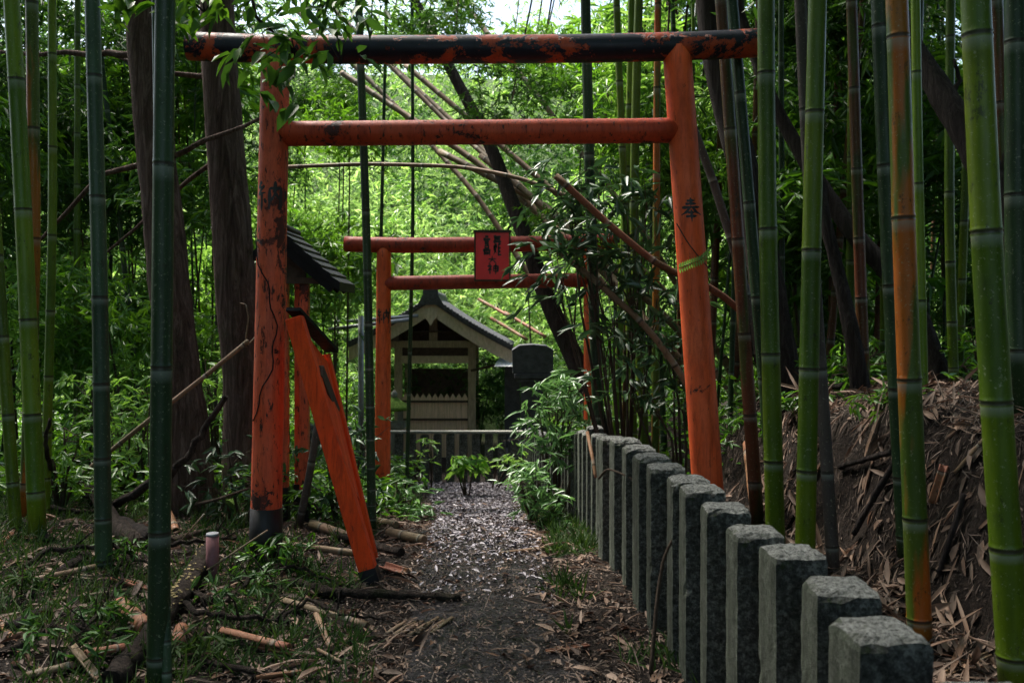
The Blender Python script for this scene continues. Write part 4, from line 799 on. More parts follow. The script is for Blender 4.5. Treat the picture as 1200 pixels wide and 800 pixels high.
# ================================================================== PAVILION
DP = 15.5
gz = float(gh(-1.4, DP)) - .02; DR = DP + 1.5
pv = thing('shrine_pavilion', 'small timber shrine pavilion with tiled gable roof at the end of the path', 'pavilion', (-1.3, DP, gz))
def xz(px, py, d=DP): p = W(px, py, d); return p
for px in (467, 553):
    for d in (DP, DR):
        p = W(px, 400, d) if d == DP else W(px, 400, DP); mb = MB(); mb.box((p.x, d, (gz + 1.15) / 2), (.13, .13, 1.15 - gz)); bevel(mb.part('post', M['timber'], pv), .008)
xl, xr = W(467, 0, DP).x, W(553, 0, DP).x; mb = MB()
n_b = 11; zt = W(0, 463, DP).z
for k in range(n_b):
    x0 = xl + .07 + (xr - xl - .14) * k / n_b; x1 = xl + .07 + (xr - xl - .14) * (k + 1) / n_b - .004; xm = (x0 + x1) / 2; yb = DP - .012 + random.uniform(-.003, .003)
    vs = []
    for yy in (yb, yb + .022): vs += [(x0, yy, gz), (x1, yy, gz), (x1, yy, zt - .05), (xm, yy, zt + .035), (x0, yy, zt - .05)]
    mb.add(vs, [(0, 1, 2, 3, 4), (9, 8, 7, 6, 5), (0, 5, 6, 1), (1, 6, 7, 2), (2, 7, 8, 3), (3, 8, 9, 4), (4, 9, 5, 0)])
mb.part('board_panel', M['board'], pv)
for zz in (W(0, 470, DP).z, W(0, 491, DP).z): mb = MB(); mb.box(((xl + xr) / 2, DP - .035, zz), (xr - xl - .13, .03, .035)); mb.part('batten', M['timber_dark'], pv)
z1 = W(0, 421, DP).z; mb = MB(); mb.box(((xl + xr) / 2, DP - .01, z1), (xr - xl - .1, .11, .13)); bevel(mb.part('lintel', M['timber_pale'], pv), .006)
z2 = W(0, 403, DP).z; mb = MB(); mb.box(((xl + xr) / 2, DP - .02, z2), (xr - xl + .5, .14, .12)); bevel(mb.part('tie_beam', M['timber'], pv), .006)
mb = MB(); mb.box(((xl + xr) / 2, DP + .02, (z1 + z2) / 2), (xr - xl - .14, .03, z2 - z1 - .12)); mb.part('infill_board', M['timber_dark'], pv)
mb = MB(); mb.box(((xl + xr) / 2, DR - .03, gz + .75), (xr - xl - .14, .03, 1.5)); mb.part('dark_backing', M['timber_dark'], pv)  # dark sheet added so the pavilion interior looks shaded
mb = MB(); mb.box(((xl + xr) / 2, (DP + DR) / 2, z2 + .22), (xr - xl + .4, DR - DP + .6, .02)); mb.part('ceiling', M['timber_dark'], pv)
for d in (DR,): mb = MB(); mb.box(((xl + xr) / 2, d, z2), (xr - xl + .5, .14, .12)); mb.part('tie_beam', M['timber_dark'], pv)
for x in (xl, xr): mb = MB(); mb.box((x, (DP + DR) / 2, z2 + .13), (.13, DR - DP + 1.0, .13)); mb.part('wall_plate', M['timber_dark'], pv)
ap = W(508, 356, DP); er = W(601, 412, DP); el_ = W(415, 408, DP)
yf, yr = DP - .55, DR + .55
def slope_pts(e, n_=10, sag=.05):
    out = []
    for i in range(n_ + 1):
        f = i / n_; out.append((ap.x + (e.x - ap.x) * f, ap.z + (e.z - ap.z) * f - sag * math.sin(math.pi * f) * .8))
    return out
for e in (el_, er):
    pts = slope_pts(e); mb = MB(); vs = []
    for yy in (yf, yr):
        for (x, z) in pts: vs.append((x, yy, z + .10)); 
        for (x, z) in pts: vs.append((x, yy, z + .035))
    m_ = len(pts); fs = []
    for i in range(m_ - 1):
        fs += [(i, i + 1, 2 * m_ + i + 1, 2 * m_ + i), (m_ + i, 3 * m_ + i, 3 * m_ + i + 1, m_ + i + 1), (i, m_ + i, m_ + i + 1, i + 1), (2 * m_ + i, 2 * m_ + i + 1, 3 * m_ + i + 1, 3 * m_ + i)]
    fs.append((m_ - 1, 2 * m_ - 1, 4 * m_ - 1, 3 * m_ - 1)); mb.add(vs, fs)
    # tile rolls running down the slope
    k = 0; yy = yf + .06
    while yy < yr:
        mb.tube([Vector((x, yy, z + .105)) for x, z in pts], .035, 8); yy += .2
    # stepped courses seen on the verge
    for q_ in range(26): f_ = (q_ + .5) / 26; x = ap.x + (e.x - ap.x) * f_; z = ap.z + (e.z - ap.z) * f_ - .04 * math.sin(math.pi * f_); mb.box((x, yf - .012, z + .10), (.045, .05, .075), None, .004)
    mb.part('roof_slope', M['tile'], pv)
    mb = MB(); vs = []                                     # barge board
    for yy in (yf + .02, yf + .075):
        for (x, z) in pts: vs.append((x, yy, z + .03))
        for (x, z) in pts: vs.append((x, yy, z - .19))
    mb.add(vs, fs); mb.part('barge_board', M['timber_pale'], pv)
    for yy in np.arange(yf + .3, yr, .3): mb = MB(); mb.tube([Vector((x, yy, z - .01)) for x, z in pts], .03, 4); mb.part('rafter', M['timber_dark'], pv)
mb = MB(); mb.tube([Vector((ap.x, yf + .03, ap.z + .15)), Vector((ap.x, yr, ap.z + .15))], .085, 12); mb.box((ap.x, (yf + yr) / 2, ap.z + .09), (.2, yr - yf - .06, .1)); rg = mb.part('ridge', M['tile'], pv)
mb = MB(); mb.tube([Vector((ap.x, yf - .05, ap.z + .19)), Vector((ap.x, yf + .04, ap.z + .19))], .13, 16); mb.box((ap.x, yf - .0, ap.z + .06), (.44, .07, .16), None, 0, (.6, 1)); mb.box((ap.x, yf, ap.z + .28), (.09, .06, .06)); mb.part('ridge_ornament', M['tile'], rg)
mb = MB(); gx_, gz_ = ap.x, ap.z - .06
out = [(0, 0), (-.07, -.04), (-.12, -.12), (-.085, -.2), (-.05, -.23), (0, -.32), (.05, -.23), (.085, -.2), (.12, -.12), (.07, -.04)]
vs = [(gx_ + a, yf - .012, gz_ + c_) for a, c_ in out] + [(gx_ + a, yf + .015, gz_ + c_) for a, c_ in out]; m_ = len(out)
mb.add(vs, [tuple(range(m_)), tuple(range(2 * m_ - 1, m_ - 1, -1))] + [(i, i + m_, (i + 1) % m_ + m_, (i + 1) % m_) for i in range(m_)]); mb.part('gable_pendant', M['timber_pale'], pv)
mb = MB(); gy_ = DP + .06; hw = (xr - xl) / 2 + .28
sl = (ap.z - er.z) / (er.x - ap.x); tz = lambda x: ap.z - .14 - sl * abs(x - ap.x)
vs = [(ap.x - hw, gy_, z2), (ap.x + hw, gy_, z2), (ap.x + hw, gy_, tz(ap.x + hw)), (ap.x, gy_, ap.z - .14), (ap.x - hw, gy_, tz(ap.x - hw))]; vs += [(a, b2 + .025, c2) for a, b2, c2 in vs]
mb.add(vs, [(0, 1, 2, 3, 4), (9, 8, 7, 6, 5), (0, 5, 6, 1), (1, 6, 7, 2), (2, 7, 8, 3), (3, 8, 9, 4), (4, 9, 5, 0)]); mb.part('gable_board', M['timber_dark'], pv)
mb = MB(); mb.box((ap.x, DP, (ap.z + z2) / 2), (.14, .12, ap.z - z2 - .1)); mb.part('king_post', M['timber'], pv)
# gutter and drainpipe
mb = MB(); mb.tube([W(552, 434, DP - .3), W(585, 427, DP - .45), W(602, 426, DP - .5)], .022, 8); mb.part('gutter_pipe', M['timber_dark'], pv)
# white corrugated sheet
mb = MB(); c_ = W(592, 426, 15.0); vs = []
for i in range(13):
    for j in (0, 1): vs.append((c_.x - .18 + .36 * i / 12 + (.0 if j == 0 else .06), c_.y + (-.3 if j == 0 else .3), c_.z - .03 + .1 * j + .008 * (i % 2)))
vs2 = [(a, b2, c2 - .006) for a, b2, c2 in vs]; fs = [(2 * i, 2 * i + 2, 2 * i + 3, 2 * i + 1) for i in range(12)]; nn = len(vs)
mb.add(vs + vs2, fs + [tuple(nn + q for q in f)[::-1] for f in fs] + [(2 * i, 2 * i + nn, 2 * i + 2 + nn, 2 * i + 2) for i in range(12)])
aw = thing('small_awning', 'small white corrugated awning between the pavilion eave and the stone monument', 'awning', (c_.x, c_.y + .2, float(gh(c_.x, c_.y))))
mb.part('sheet', M['white_sheet'], aw); mb = MB(); zg = float(gh(c_.x, c_.y)) - .05; mb.box((c_.x + .12, c_.y + .2, (zg + c_.z) / 2), (.26, .2, c_.z - zg - .02)); mb.part('cabinet', M['stone_dark'], aw)
# stone monument
ds = 14.6; mz = float(gh(.3, ds)); cxm = W(624, 0, ds).x
mo = thing('stone_monument', 'dark grey inscribed-looking stone slab on a pedestal right of the pavilion', 'monument', (cxm, ds, mz))
mb = MB(); mb.box((cxm, ds, mz + .12), (1.0, .7, .3)); mb.box((cxm, ds, mz + .37), (.8, .55, .2)); bevel(mb.part('plinth', M['stone_dark'], mo), .02)
ztp = W(0, 436, ds).z; mb = MB(); mb.box((cxm + .02, ds, (mz + .47 + ztp - .08) / 2), (.42, .4, ztp - .08 - mz - .47)); mb.part('shaft', M['stone_dark'], mo)
mb = MB(); mb.box((cxm, ds, ztp - .12), (.52, .5, .06)); mb.box((cxm, ds, ztp - .05), (.6, .56, .075)); bevel(mb.part('moulding', M['stone_dark'], mo), .01)
mb = MB(); H_ = W(0, 402, ds).z - ztp; out = [(-.33, 0), (.33, 0), (.34, H_ * .8), (.22, H_ * .96), (0, H_), (-.22, H_ * .97), (-.34, H_ * .8)]
vs = [(cxm + a, ds - .24, ztp - .01 + c2) for a, c2 in out] + [(cxm + a, ds + .24, ztp - .01 + c2) for a, c2 in out]; m_ = len(out)
mb.add(vs, [tuple(range(m_)), tuple(range(2 * m_ - 1, m_ - 1, -1))] + [(i, i + m_, (i + 1) % m_ + m_, (i + 1) % m_) for i in range(m_)]); bevel(mb.part('cap_stone', M['stone_dark'], mo), .015)
# stone lantern left of the panel
dl = 14.3; cl = W(462, 0, dl).x; lz = float(gh(cl, dl))
la = thing('stone_lantern', 'mossy stone lantern between the far torii post and the pavilion boards', 'stone lantern', (cl, dl, lz))
mb = MB(); mb.box((cl, dl, lz + .08), (.5, .5, .2)); bevel(mb.part('base', M['stone_lantern'], la), .02)
mb = MB(); mb.tube([(cl, dl, lz + .17), (cl, dl, lz + .62)], [.12, .10], 10); mb.part('shaft', M['stone_lantern'], la)
mb = MB(); mb.box((cl, dl, lz + .66), (.36, .36, .09)); mb.part('platform', M['stone_lantern'], la)
mb = MB()
for sx in (-1, 1):
    for sy in (-1, 1): mb.box((cl + sx * .1, dl + sy * .1, lz + .80), (.06, .06, .2))
mb.part('fire_box', M['stone_lantern'], la)
mb = MB(); mb.tube([(cl, dl, lz + .9), (cl, dl, lz + .96), (cl, dl, lz + 1.06), (cl, dl, lz + 1.1)], [.30, .27, .1, .05], 6); rf = mb.part('roof_stone', M['moss'], la); mb = MB(); mb.tube([(cl, dl, lz + 1.1), (cl, dl, lz + 1.16), (cl, dl, lz + 1.22)], [.04, .055, .01], 8); mb.part('finial', M['stone_lantern'], rf)
# pipe frame
pf = thing('pipe_frame', 'grey metal pipe frame left of the pavilion roof', 'pipe frame', (W(423, 0, 13.9).x, 13.9, float(gh(W(423, 0, 13.9).x, 13.9))))
x_ = W(423, 0, 13.9).x; mb = MB(); mb.tube([(x_, 13.9, float(gh(x_, 13.9)) - .1), (x_, 13.9, W(0, 370, 13.9).z)], .045, 10); mb.part('pole', M['metal_grey'], pf)
mb = MB(); mb.tube([W(385, 386, 13.9), W(482, 374, 14.3)], .03, 10); mb.part('rail', M['metal_grey'], pf); mb = MB(); mb.tube([W(388, 378, 14.6), W(490, 370, 14.9)], .03, 10); mb.part('rail', M['metal_grey'], pf)
# more leaning sticks on the slope behind the monument
for a, b_ in (((590, 365), (640, 395)), ((575, 372), (618, 398)), ((560, 350), (600, 372))):
    cane([W(*b_, 17.6), W(*a, 18.6)], .035, 'cane_pink', 'broken_cane', {590: 'reddish fallen cane above the stone monument, lowest and longest', 575: 'reddish fallen cane above the monument, the lower left one', 560: 'reddish fallen cane above the pavilion right eave'}[a[0]], 'cane', 'fallen canes above the monument')

# ================================================================== SMALL ROOFED SHRINE + LEANING BOARD
dsr = 7.4
sh = thing('small_roofed_shrine', 'small red-posted shrine with dark shingle roof behind the near torii left post', 'shrine', gpt(345, dsr))
for px, dd, rr in ((357, dsr, .036), (333, dsr, .036), (350, dsr + .3, .03), (372, dsr + .3, .0)):
    if rr == 0: continue
    x_ = W(px, 0, dd).x; zg = float(gh(x_, dd)); mb = MB(); mb.beam((x_, dd, zg - .05), (x_, dd, W(0, 330, dd).z), rr * 2, rr * 2, Vector((0, 1, 0))); po = bevel(mb.part('post', M['vermilion_worn'], sh), .004)
    mb = MB(); mb.beam((x_, dd, zg - .05), (x_, dd, zg + .3), rr * 2 + .012, rr * 2 + .012, Vector((0, 1, 0))); mb.part('base_sleeve', M['base_black'], po)
a0 = W(318, 262, dsr - .35); rr_ = W(398, 333, dsr - .25); ll_ = W(292, 296, dsr - .35)
for v_ in (a0, rr_, ll_): v_.y = dsr
for e in (rr_, ll_):
    mb = MB(); steps = 7 if e is rr_ else 3
    for i in range(steps):
        f0, f1 = i / steps, (i + 1) / steps; p = a0.lerp(e, f0); q = a0.lerp(e, f1) 
        vs = []
        for yy in (dsr - .25, dsr + .45):
            vs += [(p.x, yy, p.z), (q.x, yy, q.z + .02), (q.x, yy, q.z - .055), (p.x, yy, p.z - .08)]
        mb.add(vs, [(0, 1, 2, 3), (7, 6, 5, 4), (0, 4, 5, 1), (1, 5, 6, 2), (2, 6, 7, 3), (3, 7, 4, 0)])
    mb.part('roof_slope', M['shingle'], sh)
mb = MB(); mb.tube([a0 + Vector((0, -.28, .0)), a0 + Vector((0, .48, .0))], .04, 8); mb.part('ridge', M['shingle'], sh)
p, q = a0.lerp(rr_, .06), a0.lerp(rr_, .88)
for yy in (dsr - .2, dsr + .1, dsr + .4): mb = MB(); mb.beam((p.x, yy, p.z - .12), (q.x, yy, q.z - .09), .05, .08); mb.part('rafter', M['shingle'], sh)
mb = MB(); mb.beam(W(325, 329, dsr - .06), W(392, 329, dsr - .06), .05, .05); mb.part('tie_beam', M['timber_dark'], sh)
mb = MB(); c_ = W(341, 312, dsr - .02); mb.box(c_, (.25, .04, .26)); mb.part('gable_board', M['timber_dark'], sh)
# leaning board
A1 = W(345, 372, 5.25); A0 = G(437, 682); A0 = Vector((W(437, 0, 5.2).x, 5.2, float(gh(W(437, 0, 5.2).x, 5.2)) - .02)); B1 = W(381, 415, 5.75); B0 = Vector((W(438, 0, 5.75).x, 5.75, float(gh(W(438, 0, 5.75).x, 5.75)) - .02))
lb = thing('leaning_sign_board', 'collapsed bright red notice board leaning against the near torii left post', 'sign board', tuple(A0))
ax = (A1 - A0).normalized(); upv = Vector((0, 1, 0))
mb = MB(); mb.beam(A0, A1, .10, .085, upv); po = bevel(mb.part('post', M['plank_red'], lb), .006)
mb = MB(); mb.beam(A0 - ax * .01, A0.lerp(A1, .065), .106, .091, upv); mb.part('charred_foot', M['base_black'], po)
mb = MB(); mb.beam(B0.lerp(B1, .0), B1, .06, .06, upv); bevel(mb.part('post', M['plank_red'], lb), .006)
def panel(a, b_, c_, d_, th):
    m2 = MB(); nrm = (b_ - a).cross(d_ - a).normalized() * th / 2; vs = [p + nrm for p in (a, b_, c_, d_)] + [p - nrm for p in (a, b_, c_, d_)]
    m2.add(vs, [(0, 1, 2, 3), (7, 6, 5, 4), (0, 4, 5, 1), (1, 5, 6, 2), (2, 6, 7, 3), (3, 7, 4, 0)]); return m2
panel(A0.lerp(A1, .38) + Vector((.0, .06, 0)), B0.lerp(B1, .30) - Vector((0, .05, 0)), B0.lerp(B1, .96) - Vector((0, .05, 0)), A0.lerp(A1, .95) + Vector((0, .06, 0)), .03).part('panel', M['plank_red'], lb)
mb = MB(); k1 = A1 + Vector((.0, -.03, .05)); k2 = B1 + Vector((.035, .05, .02)); mb.beam(k1, k2, .09, .022); mb.part('cap_plank', M['shingle'], lb)
mb = MB(); k1 = A0.lerp(A1, .80) + Vector((.055, .03, 0)); k2 = B0.lerp(B1, .72) + Vector((.0, -.06, 0)); mb.beam(k1, k2, .03, .07); mb.part('batten', M['timber_dark'], lb)

# ================================================================== THINGS ON THE GROUND
def piece(a, b_, wpx, mat, name, label, cat, half=False, lift=None, sag=0.0, group=None):
    """a stick or log lying on the ground between two pixels"""
    A = G(*a); B = G(*b_); r = wpx / F * (A.y + B.y) / 4 * 1.0; A.z += r * .7; B.z += r * .7
    if lift: A.z += lift[0]; B.z += lift[1]
    P_ = [A.lerp(B, i / 4) for i in range(5)]
    if 'bam' in mat or 'cane' in mat:
        if half:
            mb = MB(); ns = 9; rr = [r * (1.0 + (.06 if i in (2, 6) else 0)) for i in range(ns)]
            tops = [A.lerp(B, i / (ns - 1)) for i in range(ns)]
            s0 = random.uniform(-.4, .4)
            mb.tube(tops, rr, 12, [.2 + i * .12 for i in range(ns)], caps=False, arc=(s0 + .15, s0 + math.pi - .15) if random.random() < .5 else (s0 + math.pi + .1, s0 + 2 * math.pi + .1))
            o = mb.solo(name, M[mat], label, cat, tuple(A), group); sm_ = o.modifiers.new('wall', 'SOLIDIFY'); sm_.thickness = .007; return o
        return bamboo(P_, r, M[mat], label, sp=.22, extend=False, base_short=False, name=name, n=12, group=group)
    mb = MB(); Q = [A.lerp(B, i / 14) + Vector((random.uniform(-1, 1), random.uniform(-1, 1), random.uniform(-1, 1))) * r * .25 for i in range(15)]
    mb.tube(Q, [r * random.uniform(.85, 1.12) for _ in Q], 14, wob=.10); return mb.solo(name, M[mat], label, cat, tuple(A), group)
piece((141, 722), (172, 745), 20, 'cane_pink', 'cut_bamboo_piece', 'short fat orange piece of cut bamboo left of the near dark stem', 'bamboo piece', lift=(.03, .0))
piece((205, 768), (213, 742), 19, 'cane_pink', 'cut_bamboo_piece', 'hollow end of cut bamboo just right of the near dark stem', 'bamboo piece')
piece((260, 752), (338, 772), 12, 'cane_pink', 'cut_bamboo_piece', 'long orange split bamboo lying below the near torii left post', 'bamboo piece', True, (.03, .03))
piece((-6, 725), (50, 796), 8, 'cane_pink', 'cut_bamboo_piece', 'orange bamboo stick slanting in the bottom left corner', 'bamboo stick')
piece((30, 798), (92, 784), 12, 'cane_dry', 'cut_bamboo_piece', 'pale bamboo piece lying flat at the bottom left edge', 'bamboo piece', True)
piece((84, 772), (118, 806), 13, 'cane_dry', 'cut_bamboo_piece', 'pointed pale bamboo shard at the bottom edge', 'bamboo shard', True, (.05, .02))
piece((100, 778), (145, 770), 13, 'cane_pink', 'cut_bamboo_piece', 'split bamboo piece below the fat orange one', 'bamboo piece', True, (.02, .02))
piece((40, 690), (112, 672), 9, 'cane_dry', 'cut_bamboo_piece', 'tan bamboo strip left of the blue-green stem foot', 'bamboo strip', True, (.03, .02))
piece((50, 676), (110, 684), 7, 'cane_dry', 'cut_bamboo_piece', 'second tan strip crossing behind the blue-green stem foot', 'bamboo strip', True, (.02, .02))
piece((135, 684), (178, 697), 13, 'cane_pink', 'cut_bamboo_piece', 'reddish bamboo piece between the blue-green and near dark stems', 'bamboo piece', True, (.02, .02))
piece((195, 606), (206, 626), 9, 'cane_pink', 'cut_bamboo_piece', 'upright pinkish shard by the foot of the leaning cedar', 'bamboo shard', True, (.06, 0))
piece((-5, 645), (18, 625), 8, 'cane_pink', 'cut_bamboo_piece', 'pinkish bamboo end poking in at the left edge', 'bamboo piece', False)
piece((160, 757), (78, 815), 0, 'log_rot', 'x', 'x', 'x') if False else None
# logs
def log(pts, wpx, mat, name, label, cat, lifts=None):
    P_ = []
    for i, p in enumerate(pts):
        q = G(*p); q.z += wpx / F * q.y / 2 * .6 + (lifts[i] if lifts else 0); P_.append(q)
    r = wpx / F * P_[0].y / 2; Q = []
    for a, b_ in zip(P_, P_[1:]):
        for k in range(6): Q.append(a.lerp(b_, k / 6))
    Q.append(P_[-1]); Q = [q + Vector([random.uniform(-1, 1) * r * .18 for _ in range(3)]) for q in Q]
    mb = MB(); mb.tube(Q, [r * random.uniform(.85, 1.1) for q in Q], 16, wob=.09); return mb.solo(name, M[mat], label, cat, tuple(P_[0])), Q, r
o, Q, r = log([(130, 812), (175, 752), (215, 700), (244, 655)], 30, 'log_rot', 'fallen_log', 'thick rotten log studded with tiny pale fungi behind the near dark stem', 'log')
mb = MB()
for _ in range(110):
    i_ = random.randrange(8, len(Q) - 1); tq = (Q[i_ + 1] - Q[i_]).normalized(); s1 = tq.cross(Vector((0, 0, 1))).normalized(); s2 = s1.cross(tq); a = random.uniform(-1.3, 1.3)
    q = Q[i_].lerp(Q[i_ + 1], random.random()); d = s2 * math.cos(a) + s1 * math.sin(a); p = q + d * r * .99
    mb.box(p, (.014, .010, .005), None, .003)
fo = mb.part('fungi', M['fungus'], o); fo['kind'] = 'stuff'
log([(55, 575), (85, 582), (112, 600), (135, 628), (165, 645)], 13, 'log_rot', 'crooked_root', 'crooked dark log arching left of the near dark stem', 'log', [.06, .12, .12, .04, 0])
log([(140, 625), (180, 640)], 24, 'bark_dark', 'log_stub', 'short black log stub behind the near dark stem', 'log')
o, Q, r = log([(262, 606), (295, 590)], 24, 'moss', 'cut_log', 'yellowish lichened cut log end beside the near torii left post', 'log')
log([(85, 700), (92, 760)], 13, 'log_rot', 'small_log', 'bark-covered small log pointing at the camera in the lower left', 'log')
log([(10, 745), (55, 722)], 18, 'bark_dark', 'small_log', 'dark log lying at the lower left edge', 'log')
log([(45, 690), (100, 655), (120, 645)], 12, 'log_rot', 'small_log', 'dark thin log left of the blue-green stem foot', 'log')
log([(380, 712), (440, 700), (330, 708)], 9, 'bark_dark', 'x', 'x', 'x') if False else None
cane([G(80, 572) + Vector((0, 0, .04)), W(130, 528, 6.2), W(180, 487, 6.2), W(242, 440, 6.3), W(302, 390, 6.4)], .016, 'cane_dry', 'leaning_cane', 'pale thin cane rising from the floor to the near torii left post', 'cane')
cane([G(128, 600) + Vector((0, 0, .05)), W(176, 568, 6.1), W(212, 546, 6.1), W(240, 500, 6.2), W(266, 464, 6.3)], .034, 'log_rot', 'crooked_branch', 'dark crooked dead branch rising in front of the leaning cedar', 'branch', wob=.5)
cane([G(215, 598) + Vector((0, 0, .03)), W(255, 585, 5.9), W(292, 572, 5.9)], .014, 'twig', 'stick', 'grey stick lying left of the near torii foot', 'stick')
cane([G(100, 730), W(180, 705, 5.0), W(240, 670, 5.0), W(318, 618, 5.1)], .006, 'cane_dry', 'thin_twig', 'long thin yellow twig reaching up to the near torii foot', 'twig')
cane([W(208, 598 + 40, 5.4), W(235, 622, 5.4), W(240, 600, 5.4), W(238, 606, 5.4)], .005, 'cane_dry', 'thin_twig', 'small hooked twig beside the faded stake', 'twig')
cane([G(350, 618), W(362, 560, 6.9), W(372, 500, 6.9), W(382, 440, 7.0)], .030, 'bam_grey', 'dead_bamboo', 'grey dead stem leaning behind the collapsed red board', 'cane')
cane([W(180, 430 + 20, 6.4), W(172, 500, 6.4), W(176, 560, 6.3)], .006, 'twig', 'thin_twig', 'bent dry twig left of the leaning cedar', 'twig')
cane([W(302, 392, 6.4), W(285, 410, 6.4), W(291, 380, 6.4), W(292, 358, 6.4), W(280, 355, 6.4)], .006, 'cane_dry', 'thin_twig', 'curled dry twig hanging left of the near torii left post', 'twig')
cane([G(62, 575) + Vector((0, 0, .1)), W(58, 540, 5.7), W(52, 515, 5.7), W(60, 490, 5.7)], .018, 'log_rot', 'twisted_vine', 'dark twisted vine climbing behind the far left stems', 'vine', wob=.4)
# faded stake
p = G(249, 680); t_ = thing('marker_stake', 'faded pink marker stake standing left of the near torii foot', 'stake', tuple(p)); mb = MB(); mb.tube([p - Vector((0, 0, .05)), p + Vector((0, 0, .26))], .036, 18); mb.part('tube', M['stake'], t_); mb = MB(); mb.tube([p + Vector((0, 0, .258)), p + Vector((0, 0, .272))], [.038, .034], 18); mb.part('rim', M['metal_grey'], t_)
# flat pieces beside the path
p = G(478, 742); t_ = thing('bamboo_mat_piece', 'flat torn mat of parallel bamboo strips lying beside the path', 'bamboo mat', tuple(p))
for k in range(7):
    mb = MB(); a = p + Vector((-.10 + .036 * k, -.05 + random.uniform(-.02, .01), .014)); b_ = a + Vector((.09, .17 + random.uniform(-.03, .03), .012)); mb.tube([a, a.lerp(b_, .5) + Vector((0, 0, .004)), b_], .013, 7, oval=.6); mb.part('strip', M['cane_dry'], t_)
for a, b_, w_, mt, nm, lab, ct, hf in (
    ((365, 620), (435, 645), 11, 'cane_dry', 'fallen_stick', 'tan stick behind the foot of the leaning red board', 'stick', False), ((395, 632), (470, 655), 9, 'log_rot', 'fallen_stick', 'dark stick ending at the path right of the red board foot', 'stick', False),
    ((455, 630), (498, 640), 11, 'cane_dry', 'cut_bamboo_piece', 'short bamboo piece at the path edge below the far torii foot', 'bamboo piece', False), ((448, 668), (474, 676), 12, 'cane_pink', 'cut_bamboo_piece', 'pinkish bamboo piece right of the red board foot', 'bamboo piece', True),
    ((375, 700), (540, 708), 10, 'log_rot', 'fallen_stick', 'long grey stick lying across the path edge', 'stick', False), ((330, 712), (430, 742), 10, 'cane_dry', 'fallen_stick', 'tan bark strip in the foreground left of the path', 'bark strip', True),
    ((300, 762), (342, 772), 10, 'cane_pink', 'fallen_stick', 'orange strip continuing right of the long split bamboo', 'bark strip', True), ((370, 725), (388, 768), 7, 'cane_dry', 'fallen_stick', 'upright-pointing thin stick in the lower left foreground', 'stick', False),
    ((372, 767), (400, 782), 4, 'cane_dry', 'fallen_stick', 'thin whitish sliver in the lower left foreground', 'sliver', False), ((300, 800), (355, 793), 12, 'cane_pink', 'cut_bamboo_piece', 'brown bark piece at the bottom edge left of the path', 'bark strip', True),
    ((640, 770), (690, 762), 8, 'cane_pink', 'fallen_stick', 'reddish strip on the right verge of the path', 'bark strip', True), ((585, 655), (640, 648), 6, 'cane_dry', 'fallen_stick', 'thin pale stick crossing the right half of the path', 'stick', False),
    ((400, 590), (440, 605), 9, 'log_rot', 'fallen_stick', 'short dark log under the slender bamboo', 'stick', False), ((340, 690), (400, 705), 12, 'log_rot', 'fallen_stick', 'rotting dark log in front of the near torii foot', 'log', False),
    ((300, 640), (420, 655), 8, 'cane_dry', 'fallen_stick', 'tan stick lying behind the near torii foot', 'stick', False), ((200, 640), (300, 612), 7, 'twig', 'fallen_stick', 'brown stick lying left of the faded stake', 'stick', False)):
    piece(a, b_, w_, mt, nm, lab, ct, hf, (.02, .02))
for a, b_, w_, mt, nm, lab, ct, hf in (
    ((5, 600), (60, 640), 6, 'log_rot', 'fallen_stick', 'dark stick below the far left bamboo feet', 'stick', False), ((60, 712), (150, 700), 6, 'cane_dry', 'fallen_stick', 'long thin tan stick in the lower left', 'stick', False),
    ((205, 690), (250, 715), 8, 'log_rot', 'fallen_stick', 'dark bark chunk below the faded stake', 'bark', False), ((225, 735), (262, 722), 8, 'cane_dry', 'cut_bamboo_piece', 'pale split strip right of the near dark stem', 'bamboo strip', True),
    ((10, 668), (45, 650), 7, 'cane_dry', 'cut_bamboo_piece', 'pale strip in the grass near the left edge', 'bamboo strip', True), ((270, 690), (330, 672), 7, 'log_rot', 'fallen_stick', 'dark rotten stick in front of the near torii foot weeds', 'stick', False),
    ((420, 610), (465, 622), 8, 'cane_dry', 'cut_bamboo_piece', 'tan bamboo end lying behind the red board foot', 'bamboo piece', False), ((230, 782), (300, 797), 7, 'log_rot', 'fallen_stick', 'dark stick at the bottom edge below the orange split bamboo', 'stick', False)):
    piece(a, b_, w_, mt, nm, lab, ct, hf, (.02, .03))
